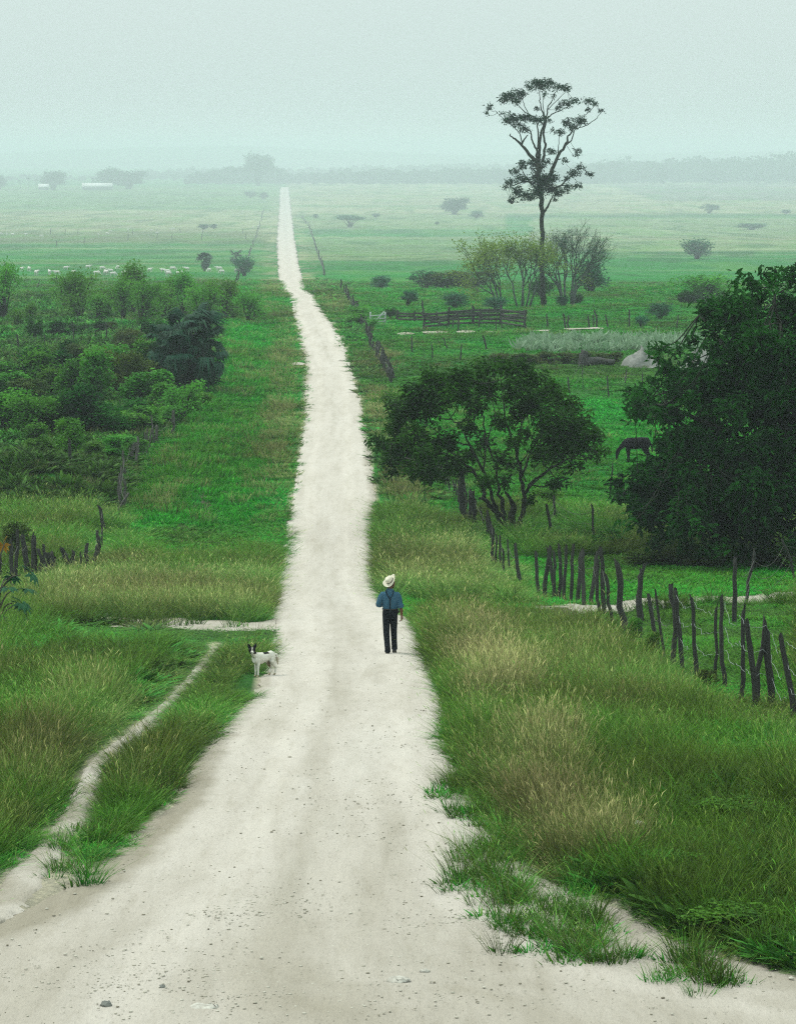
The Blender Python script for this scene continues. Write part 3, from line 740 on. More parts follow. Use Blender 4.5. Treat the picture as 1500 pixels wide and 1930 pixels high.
mbl = [(100, 565, 50, 28), (130, 640, 60, 36), (175, 700, 60, 45), (165, 765, 35, 16), (250, 640, 75, 60), (310, 730, 80, 40), (380, 740, 55, 40), (200, 500, 65, 55), (250, 410, 75, 60), (330, 310, 85, 65), (300, 540, 85, 65), (400, 400, 85, 75), (420, 225, 95, 55), (500, 320, 85, 65), (400, 640, 75, 55), (470, 570, 75, 50), (470, 820, 26, 22), (430, 780, 40, 30), (550, 185, 75, 42), (560, 280, 75, 65), (640, 215, 65, 50), (640, 350, 65, 50), (720, 175, 75, 45), (720, 300, 75, 60), (820, 145, 75, 34), (880, 140, 60, 34), (850, 255, 85, 65), (950, 225, 85, 60), (960, 350, 85, 65), (1060, 290, 75, 50), (1050, 420, 85, 75), (1120, 350, 65, 50), (1150, 480, 85, 75), (1200, 400, 65, 45), (1230, 530, 85, 65), (1250, 610, 75, 55), (1310, 530, 55, 45), (1320, 640, 30, 22), (1360, 590, 25, 20), (1150, 620, 75, 55), (1060, 560, 75, 55), (1190, 700, 50, 24), (1000, 640, 60, 42), (780, 660, 45, 36), (700, 770, 50, 32), (800, 790, 36, 32), (965, 920, 34, 26), (1085, 815, 50, 28), (1120, 790, 30, 20), (700, 600, 50, 32), (620, 650, 55, 42), (860, 560, 50, 34), (850, 720, 34, 24), (780, 440, 50, 45), (880, 420, 45, 45), (560, 760, 50, 36), (500, 700, 50, 40), (930, 520, 40, 30), (600, 470, 45, 40), (1240, 460, 50, 40), (1100, 700, 50, 26), (350, 620, 60, 45), (220, 560, 55, 45)]
mbl = [(x, y, rx * 1.1, ry * 1.12) for x, y, rx, ry in mbl]
limb_tree('spreading_tree', 'low spreading tree with several leaning stems growing in the right roadside fence', 'tree', (820, 1095), ZO, ZK, ml, mbl, M_TREELEAF, M_BARKD, .22, 85, 2.6, droop=.25, seed=6)

# the big dark tree at the right edge
ZO, ZK = (960, 480), 2.778
outline = [(1350, 85), (1290, 100), (1200, 115), (1185, 165), (1100, 195), (1065, 205), (1075, 250), (1020, 270), (975, 300), (1010, 340), (985, 400), (965, 450), (920, 475), (860, 515), (760, 520), (715, 570), (770, 600), (850, 610), (830, 660), (760, 680), (700, 670), (630, 700), (595, 745), (620, 800), (610, 850), (690, 810), (740, 850), (800, 960), (790, 1000), (775, 1050), (700, 1095), (655, 1140), (570, 1170), (540, 1220), (545, 1300), (590, 1370), (650, 1400), (680, 1480), (740, 1520), (830, 1530), (1000, 1515), (1150, 1525), (1400, 1515), (1800, 1525), (2250, 1515), (2420, 1350), (2480, 1050), (2350, 760), (2200, 480), (2000, 240), (1750, 110), (1550, 75), (1420, 95)]
R2 = np.random.RandomState(8)
bl = []
ox, oy = np.array(outline).T
while len(bl) < 250:
    x = R2.uniform(520, 2480); y = R2.uniform(70, 1530)
    if inpoly(np.array([x]), np.array([y]), outline)[0]:
        d = min(np.hypot(px_ - x, py_ - y) for px_, py_ in outline)
        r_ = np.clip(d * .6, 34, 88); bl.append((x, y, r_, r_ * .75))
for k in range(len(outline)):
    x0, y0 = outline[k]; x1, y1 = outline[(k + 1) % len(outline)]
    nseg = max(1, int(np.hypot(x1 - x0, y1 - y0) / 75))
    for q in range(nseg):
        s_ = q / nseg
        x = x0 + (x1 - x0) * s_; y = y0 + (y1 - y0) * s_
        x += np.sign(1480 - x) * min(abs(1480 - x), 58); y += (26 if y < 900 else -52) if y < 300 or y > 1300 else 0
        bl.append((x, y, 44, 34))
for k in range(40):
    x = R2.uniform(690, 1300); y = R2.uniform(1170, 1410)
    bl.append((x, y, R2.uniform(60, 95), R2.uniform(45, 62)))
for k in range(12):
    bl.append((R2.uniform(960, 1320), R2.uniform(830, 990), 62, 48))
bt = [([(1600, 1610, 150), (1590, 1480, 120), (1560, 1300, 110), (1540, 1150, 90)], 0, 0)]
for ex, ey, dd in ((700, 740, -2), (620, 1250, 1), (1020, 330, 2), (1350, 160, -1), (1750, 180, 2), (2200, 600, -2), (2380, 1000, 1), (2250, 1400, -2), (900, 1420, 2), (850, 980, -3), (1250, 500, 3), (1900, 400, -3), (1450, 700, 3)):
    bt.append(([(1545, 1200, 55), (1545 + (ex - 1545) * .4, 1150 + (ey - 1150) * .45, 36), (1545 + (ex - 1545) * .75, 1150 + (ey - 1150) * .8, 20), (ex, ey, 8)], 0, dd))
limb_tree('broad_tree', 'huge dense dark green tree overhanging the pasture at the right edge', 'tree', (1600, 1610), ZO, ZK, bt, bl, M_DARKLEAF, M_BARKD, .31, 44, 4.2, droop=.3, shell=.2, seed=9, fuzz=.13)

# ---------------------------------------------------------------- fine-twigged trees by the tall tree
def grow(tb, fb, p, d, ln, r, lev, spread, leafn, leafs, up):
    q = p + d * ln
    mid = (p + q) / 2 + R.normal(size=3) * ln * .06
    tube(tb, [p, mid, q], [r, r * .85, r * .68], 5 if lev > 1 else 3, cap=False)
    if lev == 0:
        if leafn:
            n = R.poisson(leafn)
            if n: leaves(fb, q + R.normal(size=(n, 3)) * ln * .45, leafs * (.6 + .8 * R.rand(n)), .5, .4, .1, R.rand(n))
        return
    for k in range(2 if R.rand() < .45 else 3):
        e = unit((d + R.normal(size=3) * spread + np.array([0, 0, up]))[None])[0]
        grow(tb, fb, q if k < 2 else mid, e, ln * (.66 + .26 * R.rand()), r * (.60 if k else .72), lev - 1, spread, leafn, leafs, up)

def twiggy(name, label, base, stems, leafm, leafn, leafs, lev, spread=.42, up=.12, seed=3, r0=.13, bark=None, group=None):
    """stems: (lean_x, lean_y, first length, start offset x)"""
    global R
    keep = R; R = np.random.RandomState(seed)
    g = G(*base)
    root = thing(name, label, 'tree', g, 0, group)
    tb, fb = MB(), MB()
    for lx, ly, ln, ox_, l2 in stems:
        p0 = np.array([ox_, R.normal() * .2, -.3]); d0 = unit(np.array([[lx * .4, ly, 1.]]))[0]
        p1 = p0 + d0 * ln
        tube(tb, [p0, (p0 + p1) / 2 + R.normal(size=3) * .05, p1], [r0 * 1.25, r0, r0 * .85], 7)
        d1 = unit(np.array([[lx, ly, 1.]]))[0]
        for k in range(3):
            e = unit((d1 + R.normal(size=3) * spread * .7)[None])[0]
            grow(tb, fb, p1 if k < 2 else p1 - d0 * ln * .25, e, l2, r0 * .62, lev, spread, leafn, leafs, up)
    tb.build('trunk', bark or M_GREYBARK, root, True)
    if leafn: fb.build('crown', leafm, root)
    R = keep
    return root
twiggy('yellowing_tree', 'leaning thin tree with yellowing leaves, left of the tall tree', (945, 577), [(-.7, .0, 2.6, 0, 1.75), (-1.15, .2, 2.4, -.1, 1.9), (-.3, -.2, 2.6, .1, 1.7)], M_YELLOW, 7, .25, 4, .45, .02, 21, .12)
twiggy('yellowing_tree', 'clump of slim stems with yellow green leaves just left of the tall trunk', (985, 580), [(-.5, 0, 3.0, -.5, 1.6), (.15, .2, 3.2, -.1, 1.6), (.45, -.1, 3.0, .3, 1.55), (-.05, -.2, 3.3, .05, 1.6), (.8, .1, 3.0, .6, 1.6)], M_YELLOW, 6, .23, 4, .45, .05, 22, .10)
twiggy('bare_tree', 'nearly leafless tree with upright branches, right of the tall trunk', (1064, 577), [(-.3, 0, 3.0, -.15, 1.7), (.0, .3, 3.2, 0, 1.7), (-.6, -.2, 2.8, -.1, 1.6)], M_BLUE, .8, .14, 5, .36, .10, 23, .13)
twiggy('bare_tree', 'nearly leafless fan-shaped tree, rightmost of the group round the tall trunk', (1076, 580), [(.15, 0, 3.2, 0, 1.75), (.5, .2, 2.9, .1, 1.75), (.3, -.3, 3.3, .05, 1.7)], M_BLUE, .8, .14, 5, .36, .10, 24, .13)

# ---------------------------------------------------------------- shrubs: a few kinds, each placed many times
def shrub_proto(leafm, n, leaf, shape, seed, stems=5, twigs=False, bark=None):
    global R
    keep = R; R = np.random.RandomState(seed)
    root = thing('shrub', 'shrub', 'shrub')
    tb, fb = MB(), MB()
    nb_ = {'round': 15, 'tall': 11, 'flat': 9, 'loose': 14, 'tree': 12}[shape]
    for k in range(nb_):
        a = R.rand() * 2 * math.pi; rr = .36 * math.sqrt(R.rand())
        z = {'round': .25 + .5 * R.rand(), 'tall': .2 + .68 * R.rand(), 'flat': .6 + .2 * R.rand(), 'loose': .25 + .62 * R.rand(), 'tree': .5 + .36 * R.rand()}[shape]
        if shape == 'flat': rr = .48 * math.sqrt(R.rand())
        if shape == 'tall': rr *= (1.15 - z)
        c = np.array([rr * math.cos(a), rr * math.sin(a), z])
        s_ = np.array([.2, .2, .17]) * (.7 + .6 * R.rand())
        if shape == 'flat': s_ = s_ * np.array([1.1, 1.1, .6])
        if shape == 'loose': s_ = s_ * .7
        tube(tb, bend([(c[0] * .1, c[1] * .1, -.06), (c[0] * .45, c[1] * .45, z * .55), tuple(c)], 3, .02), np.linspace(.022, .006, 7), 4)
        for q in in_ball(4): tube(tb, [c, c + q * s_ * 1.1], [.006, .003], 3, cap=False)
        m_ = n // nb_
        cc = c + in_ball(m_, .3) * s_ * (1 + .3 * R.normal(size=(m_, 1)))
        cc[:, 2] = np.maximum(cc[:, 2], .02)
        leaves(fb, cc, leaf * (.6 + .8 * R.rand(m_)), .5, .5, .1, np.clip(R.rand() * .6 + .4 * R.rand(m_), 0, 1))
    tb.build('stem', bark or M_BARKD, root, True); fb.build('foliage', leafm, root)
    R = keep
    return root
SH = {'dense': [shrub_proto(M_SHRUB, 2550, .075, 'round', 31), shrub_proto(M_SHRUB, 2550, .07, 'tall', 32), shrub_proto(M_SHRUB, 2380, .075, 'loose', 33)],
      'feather': [shrub_proto(M_LIGHT, 2210, .06, 'tall', 34), shrub_proto(M_LIGHT, 2040, .06, 'loose', 35), shrub_proto(M_LIGHT, 2210, .06, 'round', 36)],
      'dark': [shrub_proto(M_TREELEAF, 2550, .075, 'round', 37), shrub_proto(M_DARKLEAF, 2210, .08, 'tall', 38)],
      'dull': [shrub_proto(M_BLUE, 1700, .075, 'round', 39), shrub_proto(M_BLUE, 1530, .07, 'loose', 40)],
      'flat': [shrub_proto(M_BLUE, 1530, .08, 'flat', 41)], 'olive': [shrub_proto(M_OLIVE, 2210, .075, 'round', 42), shrub_proto(M_OLIVE, 1870, .07, 'loose', 43)],
      'tree': [shrub_proto(M_FAR, 2550, .085, 'tree', 44), shrub_proto(M_FAR, 2550, .085, 'round', 45)]}
def shrub(kind, px, py, w, h, label, cat='shrub', group=None, v=None, name=None):
    p = SH[kind][R.randint(len(SH[kind])) if v is None else v]
    g = G(px, py); m_ = mpp(py)
    o = dup(p, g, R.rand() * 6.28, (w * m_ * 1.25, w * m_ * 1.25, h * m_ * (1.28 if kind == 'feather' else 1.15)), label, group, cat)
    o.name = name or ('%s_shrub' % kind if cat == 'shrub' else 'tree')
    for c in o.children: pass
    return o

# left thicket, row by row from the far side
ROWS = [('upright feathery green bush', 'top row', 'feather', [(8, 602, 70, 80), (60, 606, 40, 30), (150, 600, 62, 66), (186, 606, 55, 60), (232, 607, 66, 72), (268, 610, 60, 76), (306, 606, 66, 80), (345, 596, 60, 66), (372, 606, 60, 60), (398, 585, 55, 44), (130, 590, 60, 54), (210, 590, 62, 60), (252, 592, 64, 64), (286, 592, 64, 66), (326, 590, 64, 66), (384, 616, 62, 50), (420, 602, 60, 50), (30, 616, 50, 36)]),
        ('low dark green bush', 'fence row', 'dark', [(66, 640, 34, 34), (105, 636, 58, 30), (150, 634, 40, 22), (186, 632, 40, 22), (290, 640, 50, 46), (268, 628, 24, 26)]),
        ('leafy green bush', 'upper row', 'dense', [(150, 700, 60, 44), (205, 690, 70, 50), (250, 694, 72, 60), (290, 716, 70, 50), (210, 712, 60, 44), (110, 712, 60, 40), (60, 720, 70, 40), (15, 722, 60, 40), (180, 716, 62, 44), (265, 700, 62, 52), (130, 690, 56, 38)]),
        ('leafy green bush', 'middle row', 'dense', [(0, 762, 84, 52), (52, 766, 80, 56), (98, 760, 84, 64), (140, 764, 80, 60), (184, 768, 84, 62), (228, 762, 84, 66), (270, 770, 80, 56), (306, 774, 72, 50), (75, 748, 80, 50), (205, 746, 80, 50), (160, 744, 74, 48), (250, 744, 76, 50)]),
        ('leafy dark bush', 'lower row', 'dense', [(10, 824, 90, 60), (60, 830, 84, 56), (106, 826, 80, 58), (150, 828, 90, 60), (196, 826, 90, 56), (240, 822, 90, 60), (282, 818, 80, 50), (35, 806, 80, 50), (130, 800, 84, 52), (222, 798, 84, 54), (316, 806, 60, 44)]),
        ('scraggy bush', 'front row', 'dense', [(28, 880, 60, 34), (80, 884, 54, 30), (128, 878, 70, 66), (176, 884, 60, 34), (214, 872, 50, 32), (256, 866, 44, 26), (70, 850, 60, 40), (230, 848, 60, 34)])]
for what, where, kind, lst in ROWS:
    lst = sorted(lst)
    for i, (px, py, w, h) in enumerate(lst):
        k = kind if R.rand() < .72 or kind == 'feather' else ('olive' if R.rand() < .5 else 'dark')
        shrub(k, px, py, w * (.8 + .35 * R.rand()), h * (.7 + .75 * R.rand()), '%s, %s from left in the thicket %s' % (what, nth(i), where), group='bushes of the left thicket', name='thicket_bush')
shrub('feather', 338, 800, 84, 66, 'bright yellow green bush with one red flower below the shaggy palm', v=1)
shrub('dense', 372, 782, 60, 40, 'spreading green bush right of the one with the red flower')
shrub('olive', 245, 664, 56, 40, 'olive bush left of the big shaggy palm', v=0)
shrub('olive', 210, 632, 24, 24, 'small bush with yellow flowers on the wire fence', v=1)
shrub('feather', 470, 606, 62, 52, 'light green bush by the far end of the left roadside fence', v=2)
shrub('feather', 440, 600, 44, 40, 'light green bush touching the leaning fence posts', v=1)
shrub('dull', 460, 520, 34, 36, 'dark bush beside the right-hand small palm', v=0)
shrub('olive', 120, 700, 30, 30, 'yellow-tipped sapling sticking out of the thicket', v=1)
# right of the road
shrub('feather', 744, 792, 76, 62, 'light green bush tucked behind the spreading tree', v=2)
shrub('feather', 680, 606, 50, 34, 'bright bush leaning over the far right roadside fence', v=2)
shrub('feather', 700, 622, 28, 24, 'bright bush below the white gate', v=2)
shrub('dull', 718, 546, 36, 26, 'small round bush alone left of the low thorn scrub', v=0)
shrub('dull', 768, 572, 34, 36, 'dull upright bush behind the corral', v=1)
shrub('dull', 858, 582, 46, 30, 'low dull bush behind the middle of the corral', v=0)
shrub('dull', 935, 586, 40, 24, 'low dull bush at the foot of the leaning yellow tree', v=0)
shrub('dull', 800, 546, 56, 42, 'thin thorn bush, leftmost of the scrub behind the corral', v=1)
shrub('olive', 838, 546, 70, 34, 'flat-topped thorn scrub, middle of three behind the corral', v=0)
shrub('olive', 888, 546, 90, 36, 'flat-topped thorn scrub, rightmost of three behind the corral', v=0)
shrub('dark', 1020, 560, 40, 44, 'dark bush standing against the tall tree trunk', v=0)
shrub('dull', 1112, 552, 66, 56, 'blurred bluish bush behind the bare tree', v=0)
shrub('dull', 1060, 580, 22, 22, 'small bush at the foot of the bare tree with upright branches', v=0)
shrub('dark', 1086, 574, 22, 24, 'small dark bush right of the fan-shaped bare tree', v=0)
shrub('dull', 1314, 488, 52, 36, 'rounded bush alone in the far right pasture', v=0)
shrub('dark', 1302, 578, 46, 34, 'dark bush on the grassy mound by the big tree', v=0)
shrub('feather', 1335, 574, 120, 50, 'wide light green scrub covering the mound left of the big tree', v=2)
shrub('dull', 1245, 602, 44, 30, 'grey green bush on the near side of the mounds', v=0)
shrub('dull', 1210, 622, 24, 28, 'sapling between the pasture fence posts', v=1)
shrub('dull', 1336, 402, 34, 20, 'small dark bush on the hay field below the ploughed land', v=1)
shrub('dull', 1418, 432, 52, 12, 'low wide bush in the far right hay field', v=0)
shrub('dull', 1482, 402, 20, 8, 'tiny far bush at the right edge of the hay field', v=0)
shrub('tree', 856, 404, 44, 30, 'round-crowned tree alone on the far hay field', 'tree', v=1, name='round_tree')
shrub('dull', 899, 411, 30, 14, 'low bush right of the lone round tree', v=0)
shrub('flat', 660, 427, 40, 22, 'flat-topped thorn tree on the far field right of the road', 'tree', v=0, name='thorn_tree')
shrub('dull', 595, 411, 12, 8, 'tiny bush near the road on the far field', v=0)
shrub('dull', 708, 410, 14, 8, 'tiny bush right of the flat-topped thorn tree', v=0)
shrub('dull', 824, 423, 9, 6, 'tiny bush below the lone round tree', v=0)
shrub('dull', 385, 432, 22, 10, 'dark low bush among the far sheep, left of a pair', v=0)
shrub('dull', 403, 431, 14, 9, 'dark low bush among the far sheep, right of a pair', v=0)
shrub('dull', 472, 372, 24, 12, 'far bush left of the road end', v=0)
shrub('dull', 496, 374, 20, 12, 'far bush nearest the road end on its left', v=0)
shrub('dense', 1032, 962, 44, 40, 'small hanging bush right of the spreading tree', v=0)
shrub('dark', 1150, 1034, 80, 36, 'dark weeds at the left foot of the big tree', v=0)
shrub('dark', 1092, 1040, 70, 26, 'dark weeds behind the row of fence posts', v=0)
for i, (px, w) in enumerate(((1210, 70), (1275, 80), (1345, 70), (1420, 80), (1490, 70))):
    shrub('olive', px, 1066, w, 30, 'olive weeds under the big dark tree, %s from the left' % nth(i), group='weeds under the big tree')
for i, (px, py, w, h) in enumerate(((1180, 1450, 90, 34), (1420, 1440, 120, 40), (1290, 1500, 110, 36), (1480, 1520, 110, 44), (1390, 1590, 130, 44), (1250, 1690, 120, 44), (1470, 1690, 150, 50), (1360, 1770, 150, 50))):
    shrub('dense' if i % 3 else 'dark', px, py, w, h, 'low leafy weed in the right foreground grass, %s counting from the fence downwards' % nth(i), group='leafy weeds in the right foreground', v=0, name='leafy_weed')
for i, (px, py, w, h) in enumerate(((30, 1246, 80, 26), (120, 1262, 84, 26), (215, 1268, 80, 24), (290, 1276, 70, 22), (70, 1306, 90, 30), (20, 1366, 80, 34))):
    shrub('dark' if i % 2 else 'olive', px, py, w, h, 'low dark weed below the left side track, %s in reading order' % nth(i), group='weeds below the left side track', v=0, name='dark_weed')
shrub('dense', 1190, 1208, 40, 46, 'leafy vine at the foot of the thick fence posts', v=2)
shrub('dense', 1226, 1226, 34, 40, 'small leafy weed by the barbed wire posts', v=2)
shrub('olive', 1336, 1296, 46, 30, 'scraggy dry weed among the barbed wire posts', v=1)
shrub('olive', 24, 1072, 64, 76, 'thin olive shrub behind the left stakes', v=1)

# ---------------------------------------------------------------- far trees and woods
def far_tree(px, py, w, h, label, v=1, name='far_tree', group=None):
    return shrub('tree', px, py, w, h, label, 'tree', group, v, name)
far_tree(100, 357, 44, 34, 'rounded far tree right of the small white roof')
far_tree(207, 354, 50, 36, 'dark rounded tree behind the right end of the long shed')
far_tree(242, 356, 52, 34, 'dark rounded tree right of the long shed')
far_tree(0, 356, 20, 26, 'far tree at the left edge of the plain')
far_tree(1157, 346, 24, 42, 'upright dark tree standing out before the far right wood')
far_tree(1213, 345, 28, 26, 'round far tree before the right wood, left of a pair', 0)
far_tree(1250, 346, 32, 26, 'round far tree before the right wood, right of a pair', 0)
far_tree(486, 350, 44, 50, 'tall spreading far tree rising above the wood left of the road', 0)
def wood(name, label, x0, x1, base, tops, n, seed, Yb, thick):
    """a distant belt of trees that reads as one mass"""
    global R
    keep = R; R = np.random.RandomState(seed)
    fb = MB()
    for k in range(n):
        px = x0 + (x1 - x0) * (k + R.rand()) / n
        Y = Yb + thick * R.rand()
        X = (px - CX) * Y / F
        z0 = float(H(X, Y)); zt = ZC - (np.interp(px, *zip(*tops)) + R.normal() * 2.0 - PYH) * Y / F
        h = max(zt - z0, 3) * (.72 + .32 * R.rand()); w = h * (.5 + .4 * R.rand())
        m_ = 210
        c = np.array([X, Y, z0 + h * .52])
        cc = c + in_ball(m_, .55) * np.array([w * .62, w * .62, h * .52])
        leaves(fb, cc, 5.6 * (.5 + R.rand(m_)), .7, .6, 0, np.clip(R.rand() * .6 + .4 * R.rand(m_), 0, 1))
    o = fb.build(name, M_FAR)
    tag(o, label, 'wood', kind='stuff')
    R = keep
wood('far_wood', 'hazy belt of trees beyond the end of the road', 350, 1140, 350, [(350, 330), (372, 326), (400, 318), (440, 314), (470, 312), (505, 310), (520, 318), (560, 326), (620, 322), (700, 318), (760, 320), (820, 318), (900, 316), (1000, 316), (1140, 308)], 150, 51, 6650, 560)
wood('far_wood', 'hazy higher wood beyond the fields on the right', 1090, 1720, 345, [(1090, 312), (1140, 303), (1190, 298), (1240, 304), (1290, 296), (1350, 300), (1400, 297), (1470, 289), (1550, 292), (1720, 288)], 130, 52, 6800, 640)
wood('far_wood', 'thin hazy tree line on the left horizon', -160, 380, 345, [(-160, 334), (0, 332), (60, 330), (150, 334), (220, 330), (300, 328), (380, 324)], 80, 53, 7600, 750)
wood('far_wood', 'palest wood rising behind the far tree belt', 260, 1700, 335, [(260, 322), (420, 316), (560, 316), (640, 312), (760, 310), (900, 308), (1100, 304), (1700, 296)], 200, 54, 8600, 800)

# ---------------------------------------------------------------- palms
def fan_mesh(seed, blades=18, droop=.25):
    """one fan leaf: stalk and a pleated round of blades, about 1 m across, stalk along +Y"""
    rs = np.random.RandomState(seed)
    mb = MB()
    tube(mb, [(0, 0, 0), (0, .35, .03), (0, .7, 0)], [.022, .016, .012], 4)
    for k in range(blades):
        a = math.radians(-125 + 250 * k / (blades - 1))
        d = np.array([math.sin(a), math.cos(a), 0]); sd = np.array([d[1], -d[0], 0])
        l_ = .52 * (.85 + .25 * rs.rand())
        b0 = np.array([0, .7, 0]); b1 = b0 + d * l_ * .55 + np.array([0, 0, -.02]); b2 = b0 + d * l_ * .95 + np.array([0, 0, -droop * (.6 + .8 * rs.rand())])
        w = .055
        V = [b0 - sd * .01, b0 + sd * .01 + (0, 0, .01), b1 - sd * w, b1 + (0, 0, .03), b1 + sd * w, b2]
        mb.add(V, [np.array([(0, 1, 3, 2)]), np.array([(1, 4, 3)]), np.array([(2, 3, 5), (3, 4, 5)])], .2 + .6 * rs.rand())
    return mb.mesh('frond')
FRONDS = [fan_mesh(s_) for s_ in (1, 2, 3)]
FR_DROOP = [fan_mesh(s_, 16, .6) for s_ in (4, 5)]
M_PALM = leaf_mat('palm_leaf', (.003, .026, .012), (.016, .075, .036), .15, .1, .4)
M_PALMDEAD = leaf_mat('dead_palm_leaf', (.06, .04, .018), (.13, .09, .04), .15, .1)
M_PALMFAR = leaf_mat('small_palm_leaf', (.02, .06, .035), (.05, .11, .06), .2, .08)
for f_ in FRONDS + FR_DROOP: f_.materials.append(M_PALM)
def frond_obj(me, root, loc, az, pitch, size, m=None):
    o = bpy.data.objects.new('frond', me); COL.objects.link(o); o.parent = root
    o.location = loc; o.rotation_euler = Euler((pitch, 0, az), 'XYZ'); o.scale = (size,) * 3
    if m is not None:
        o.material_slots[0].link = 'OBJECT'; o.material_slots[0].material = m
    return o
def fan_palm(px, py, h, label, n=20, size=1.3, m=M_PALMFAR, stems=((0, 0, 1),), seed=1, dead=0, group=None, low=0.35):
    rs = np.random.RandomState(seed)
    g = G(px, py)
    root = thing('fan_palm', label, 'palm', g, 0, group)
    tb = MB()
    for sx, sy, sh in stems:
        top = np.array([sx, sy, h * sh])
        tube(tb, bend([(sx * .3, sy * .3, -.3), (sx * .6, sy * .6, h * sh * .5), tuple(top)], 4, .01), np.linspace(.2, .15, 9), 8, jitter=.06)
        for k in range(n):
            u_ = rs.rand()
            frond_obj((FRONDS + FR_DROOP)[rs.randint(5)] if u_ > .5 else FR_DROOP[rs.randint(2)], root, tuple(top + rs.normal(size=3) * .08 - np.array([0, 0, (1 - u_) * .35])), rs.rand() * 6.28, math.radians(-75 + 140 * u_ ** 1.1), size * (.75 + .45 * rs.rand()), m)
        for k in range(dead):
            frond_obj(FR_DROOP[rs.randint(2)], root, tuple(top + rs.normal(size=3) * .1 - np.array([0, 0, .3])), rs.rand() * 6.28, math.radians(-85 + 25 * rs.rand()), size * (.9 + .3 * rs.rand()), M_PALMDEAD if rs.rand() < .5 else m)
    tb.build('trunk', M_BARKD, root, True)
    return root
fan_palm(385, 512, 3.2, 'small dark fan palm left of a pair, standing among the sheep', 26, 2.0, seed=61)
fan_palm(445, 500, 2.9, 'small fan palm with ragged leaves, right of a pair beside the sheep', 16, 2.1, seed=62)
fan_palm(345, 742, 3.7, 'big dark shaggy fan palm clump with hanging dead leaves in the thicket', 22, 1.35, M_PALM, ((-.15, 0, 1.0), (1.1, .5, .92), (-1.2, .4, .86), (.4, 1.2, 1.12), (-.5, -.9, .7), (1.4, -.6, .66)), 63, 9)
# feathery coconut palms far away at the left
def feather_frond(seed):
    rs = np.random.RandomState(seed); mb = MB()
    sp = np.array([(0, s_, .35 * s_ - .75 * s_ * s_) for s_ in np.linspace(0, 1, 9)])
    tube(mb, sp, np.linspace(.02, .006, 9), 4)
    for s_ in np.linspace(.18, .98, 14):
        b = np.array([0, s_, .35 * s_ - .75 * s_ * s_])
        for sg in (-1, 1):
            l_ = .26 * math.sin(min(1, s_ * 1.1 + .15) * math.pi * .8) + .06
            e = b + np.array([sg * l_, l_ * .5, -l_ * .6]); w = np.array([0, .03, 0])
            mb.add([b - w, b + w, e], np.array([(0, 1, 2)]), rs.rand())
    return mb.mesh('feather_frond')
FF = [feather_frond(1), feather_frond(2)]
for f_ in FF: f_.materials.append(M_FAR)
for i, (px, h) in enumerate(((38, 22), (54, 27), (68, 24))):
    g = G(px, 357); m_ = mpp(357)
    root = thing('coconut_palm', 'hazy far palm on the left horizon, %s from the left of three' % nth(i), 'palm', g, 0, 'far palms at the farm')
    tb = MB(); tube(tb, bend([(0, 0, -.5), (.4, 0, h * m_ * .4), (.2, 0, h * m_ * .75)], 3), np.linspace(.35, .25, 7), 6); tb.build('trunk', M_GREYBARK, root, True)
    for k in range(12):
        o = frond_obj(FF[k % 2], root, (.2, 0, h * m_ * .75), k * 2.4, math.radians(-10 + 60 * R.rand()), 4.5 + R.rand())
        o.name = 'frond'

# ---------------------------------------------------------------- fences: every post a part, wires strung between
M_POST = simple_mat('weathered_wood', (.030, .030, .027), (.14, .135, .12), 3.5, bump=.8, stretch=(6, 6, .5))
M_POSTD = simple_mat('dark_wood', (.014, .016, .015), (.075, .075, .066), 3.5, bump=.8, stretch=(6, 6, .5))
M_WIRE = simple_mat('wire', (.22, .25, .25), (.36, .39, .38), 20, .5, .5)
M_WIRED = simple_mat('old_wire', (.05, .05, .045), (.12, .11, .10), 20, .6, .4)
def post_mesh(seed):
    """rough unsplit stake, 1 m high and about 1 wide before scaling"""
    rs = np.random.RandomState(seed)
    mb = MB()
    k, n = 8, 9
    z = np.linspace(0, 1, k); z[0] = -.28
    cx = np.cumsum(rs.normal(size=k)) * .24; cy_ = np.cumsum(rs.normal(size=k)) * .24
    cx -= cx[0]; cy_ -= cy_[0]
    an = np.arange(n) * 2 * math.pi / n
    lob = 1 + .16 * np.sin(2 * an + rs.rand() * 6) + .12 * np.sin(3 * an + rs.rand() * 6)
    V = []
    for i in range(k):
        r = .5 * lob * (1.06 - .16 * z[i]) * (1 + rs.normal(size=n) * .07)
        zz = np.full(n, z[i])
        if i == k - 1: zz = zz + .05 * np.cos(an + rs.rand() * 6) + rs.normal(size=n) * .018; r *= .93
        V.append(np.stack([cx[i] + r * np.cos(an), cy_[i] + r * np.sin(an), zz], 1))
    V = np.concatenate(V + [np.array([[cx[-1], cy_[-1], 1.0 + rs.rand() * .02]])])
    i = np.arange(k - 1)[:, None] * n; j = np.arange(n)[None, :]; j2 = (j + 1) % n
    q = np.stack([i + j, i + j2, i + n + j2, i + n + j], -1).reshape(-1, 4)
    jj = np.arange(n)
    t0 = np.stack([np.full(n, k * n), (k - 1) * n + jj, (k - 1) * n + (jj + 1) % n], 1)
    mb.add(V, [q, t0])
    return mb.mesh('post', False)
POSTXY = []
POSTS = [post_mesh(300 + i) for i in range(8)]
POSTSD = [post_mesh(320 + i) for i in range(8)]
for p_ in POSTS: p_.materials.append(M_POST)
for p_ in POSTSD: p_.materials.append(M_POSTD)

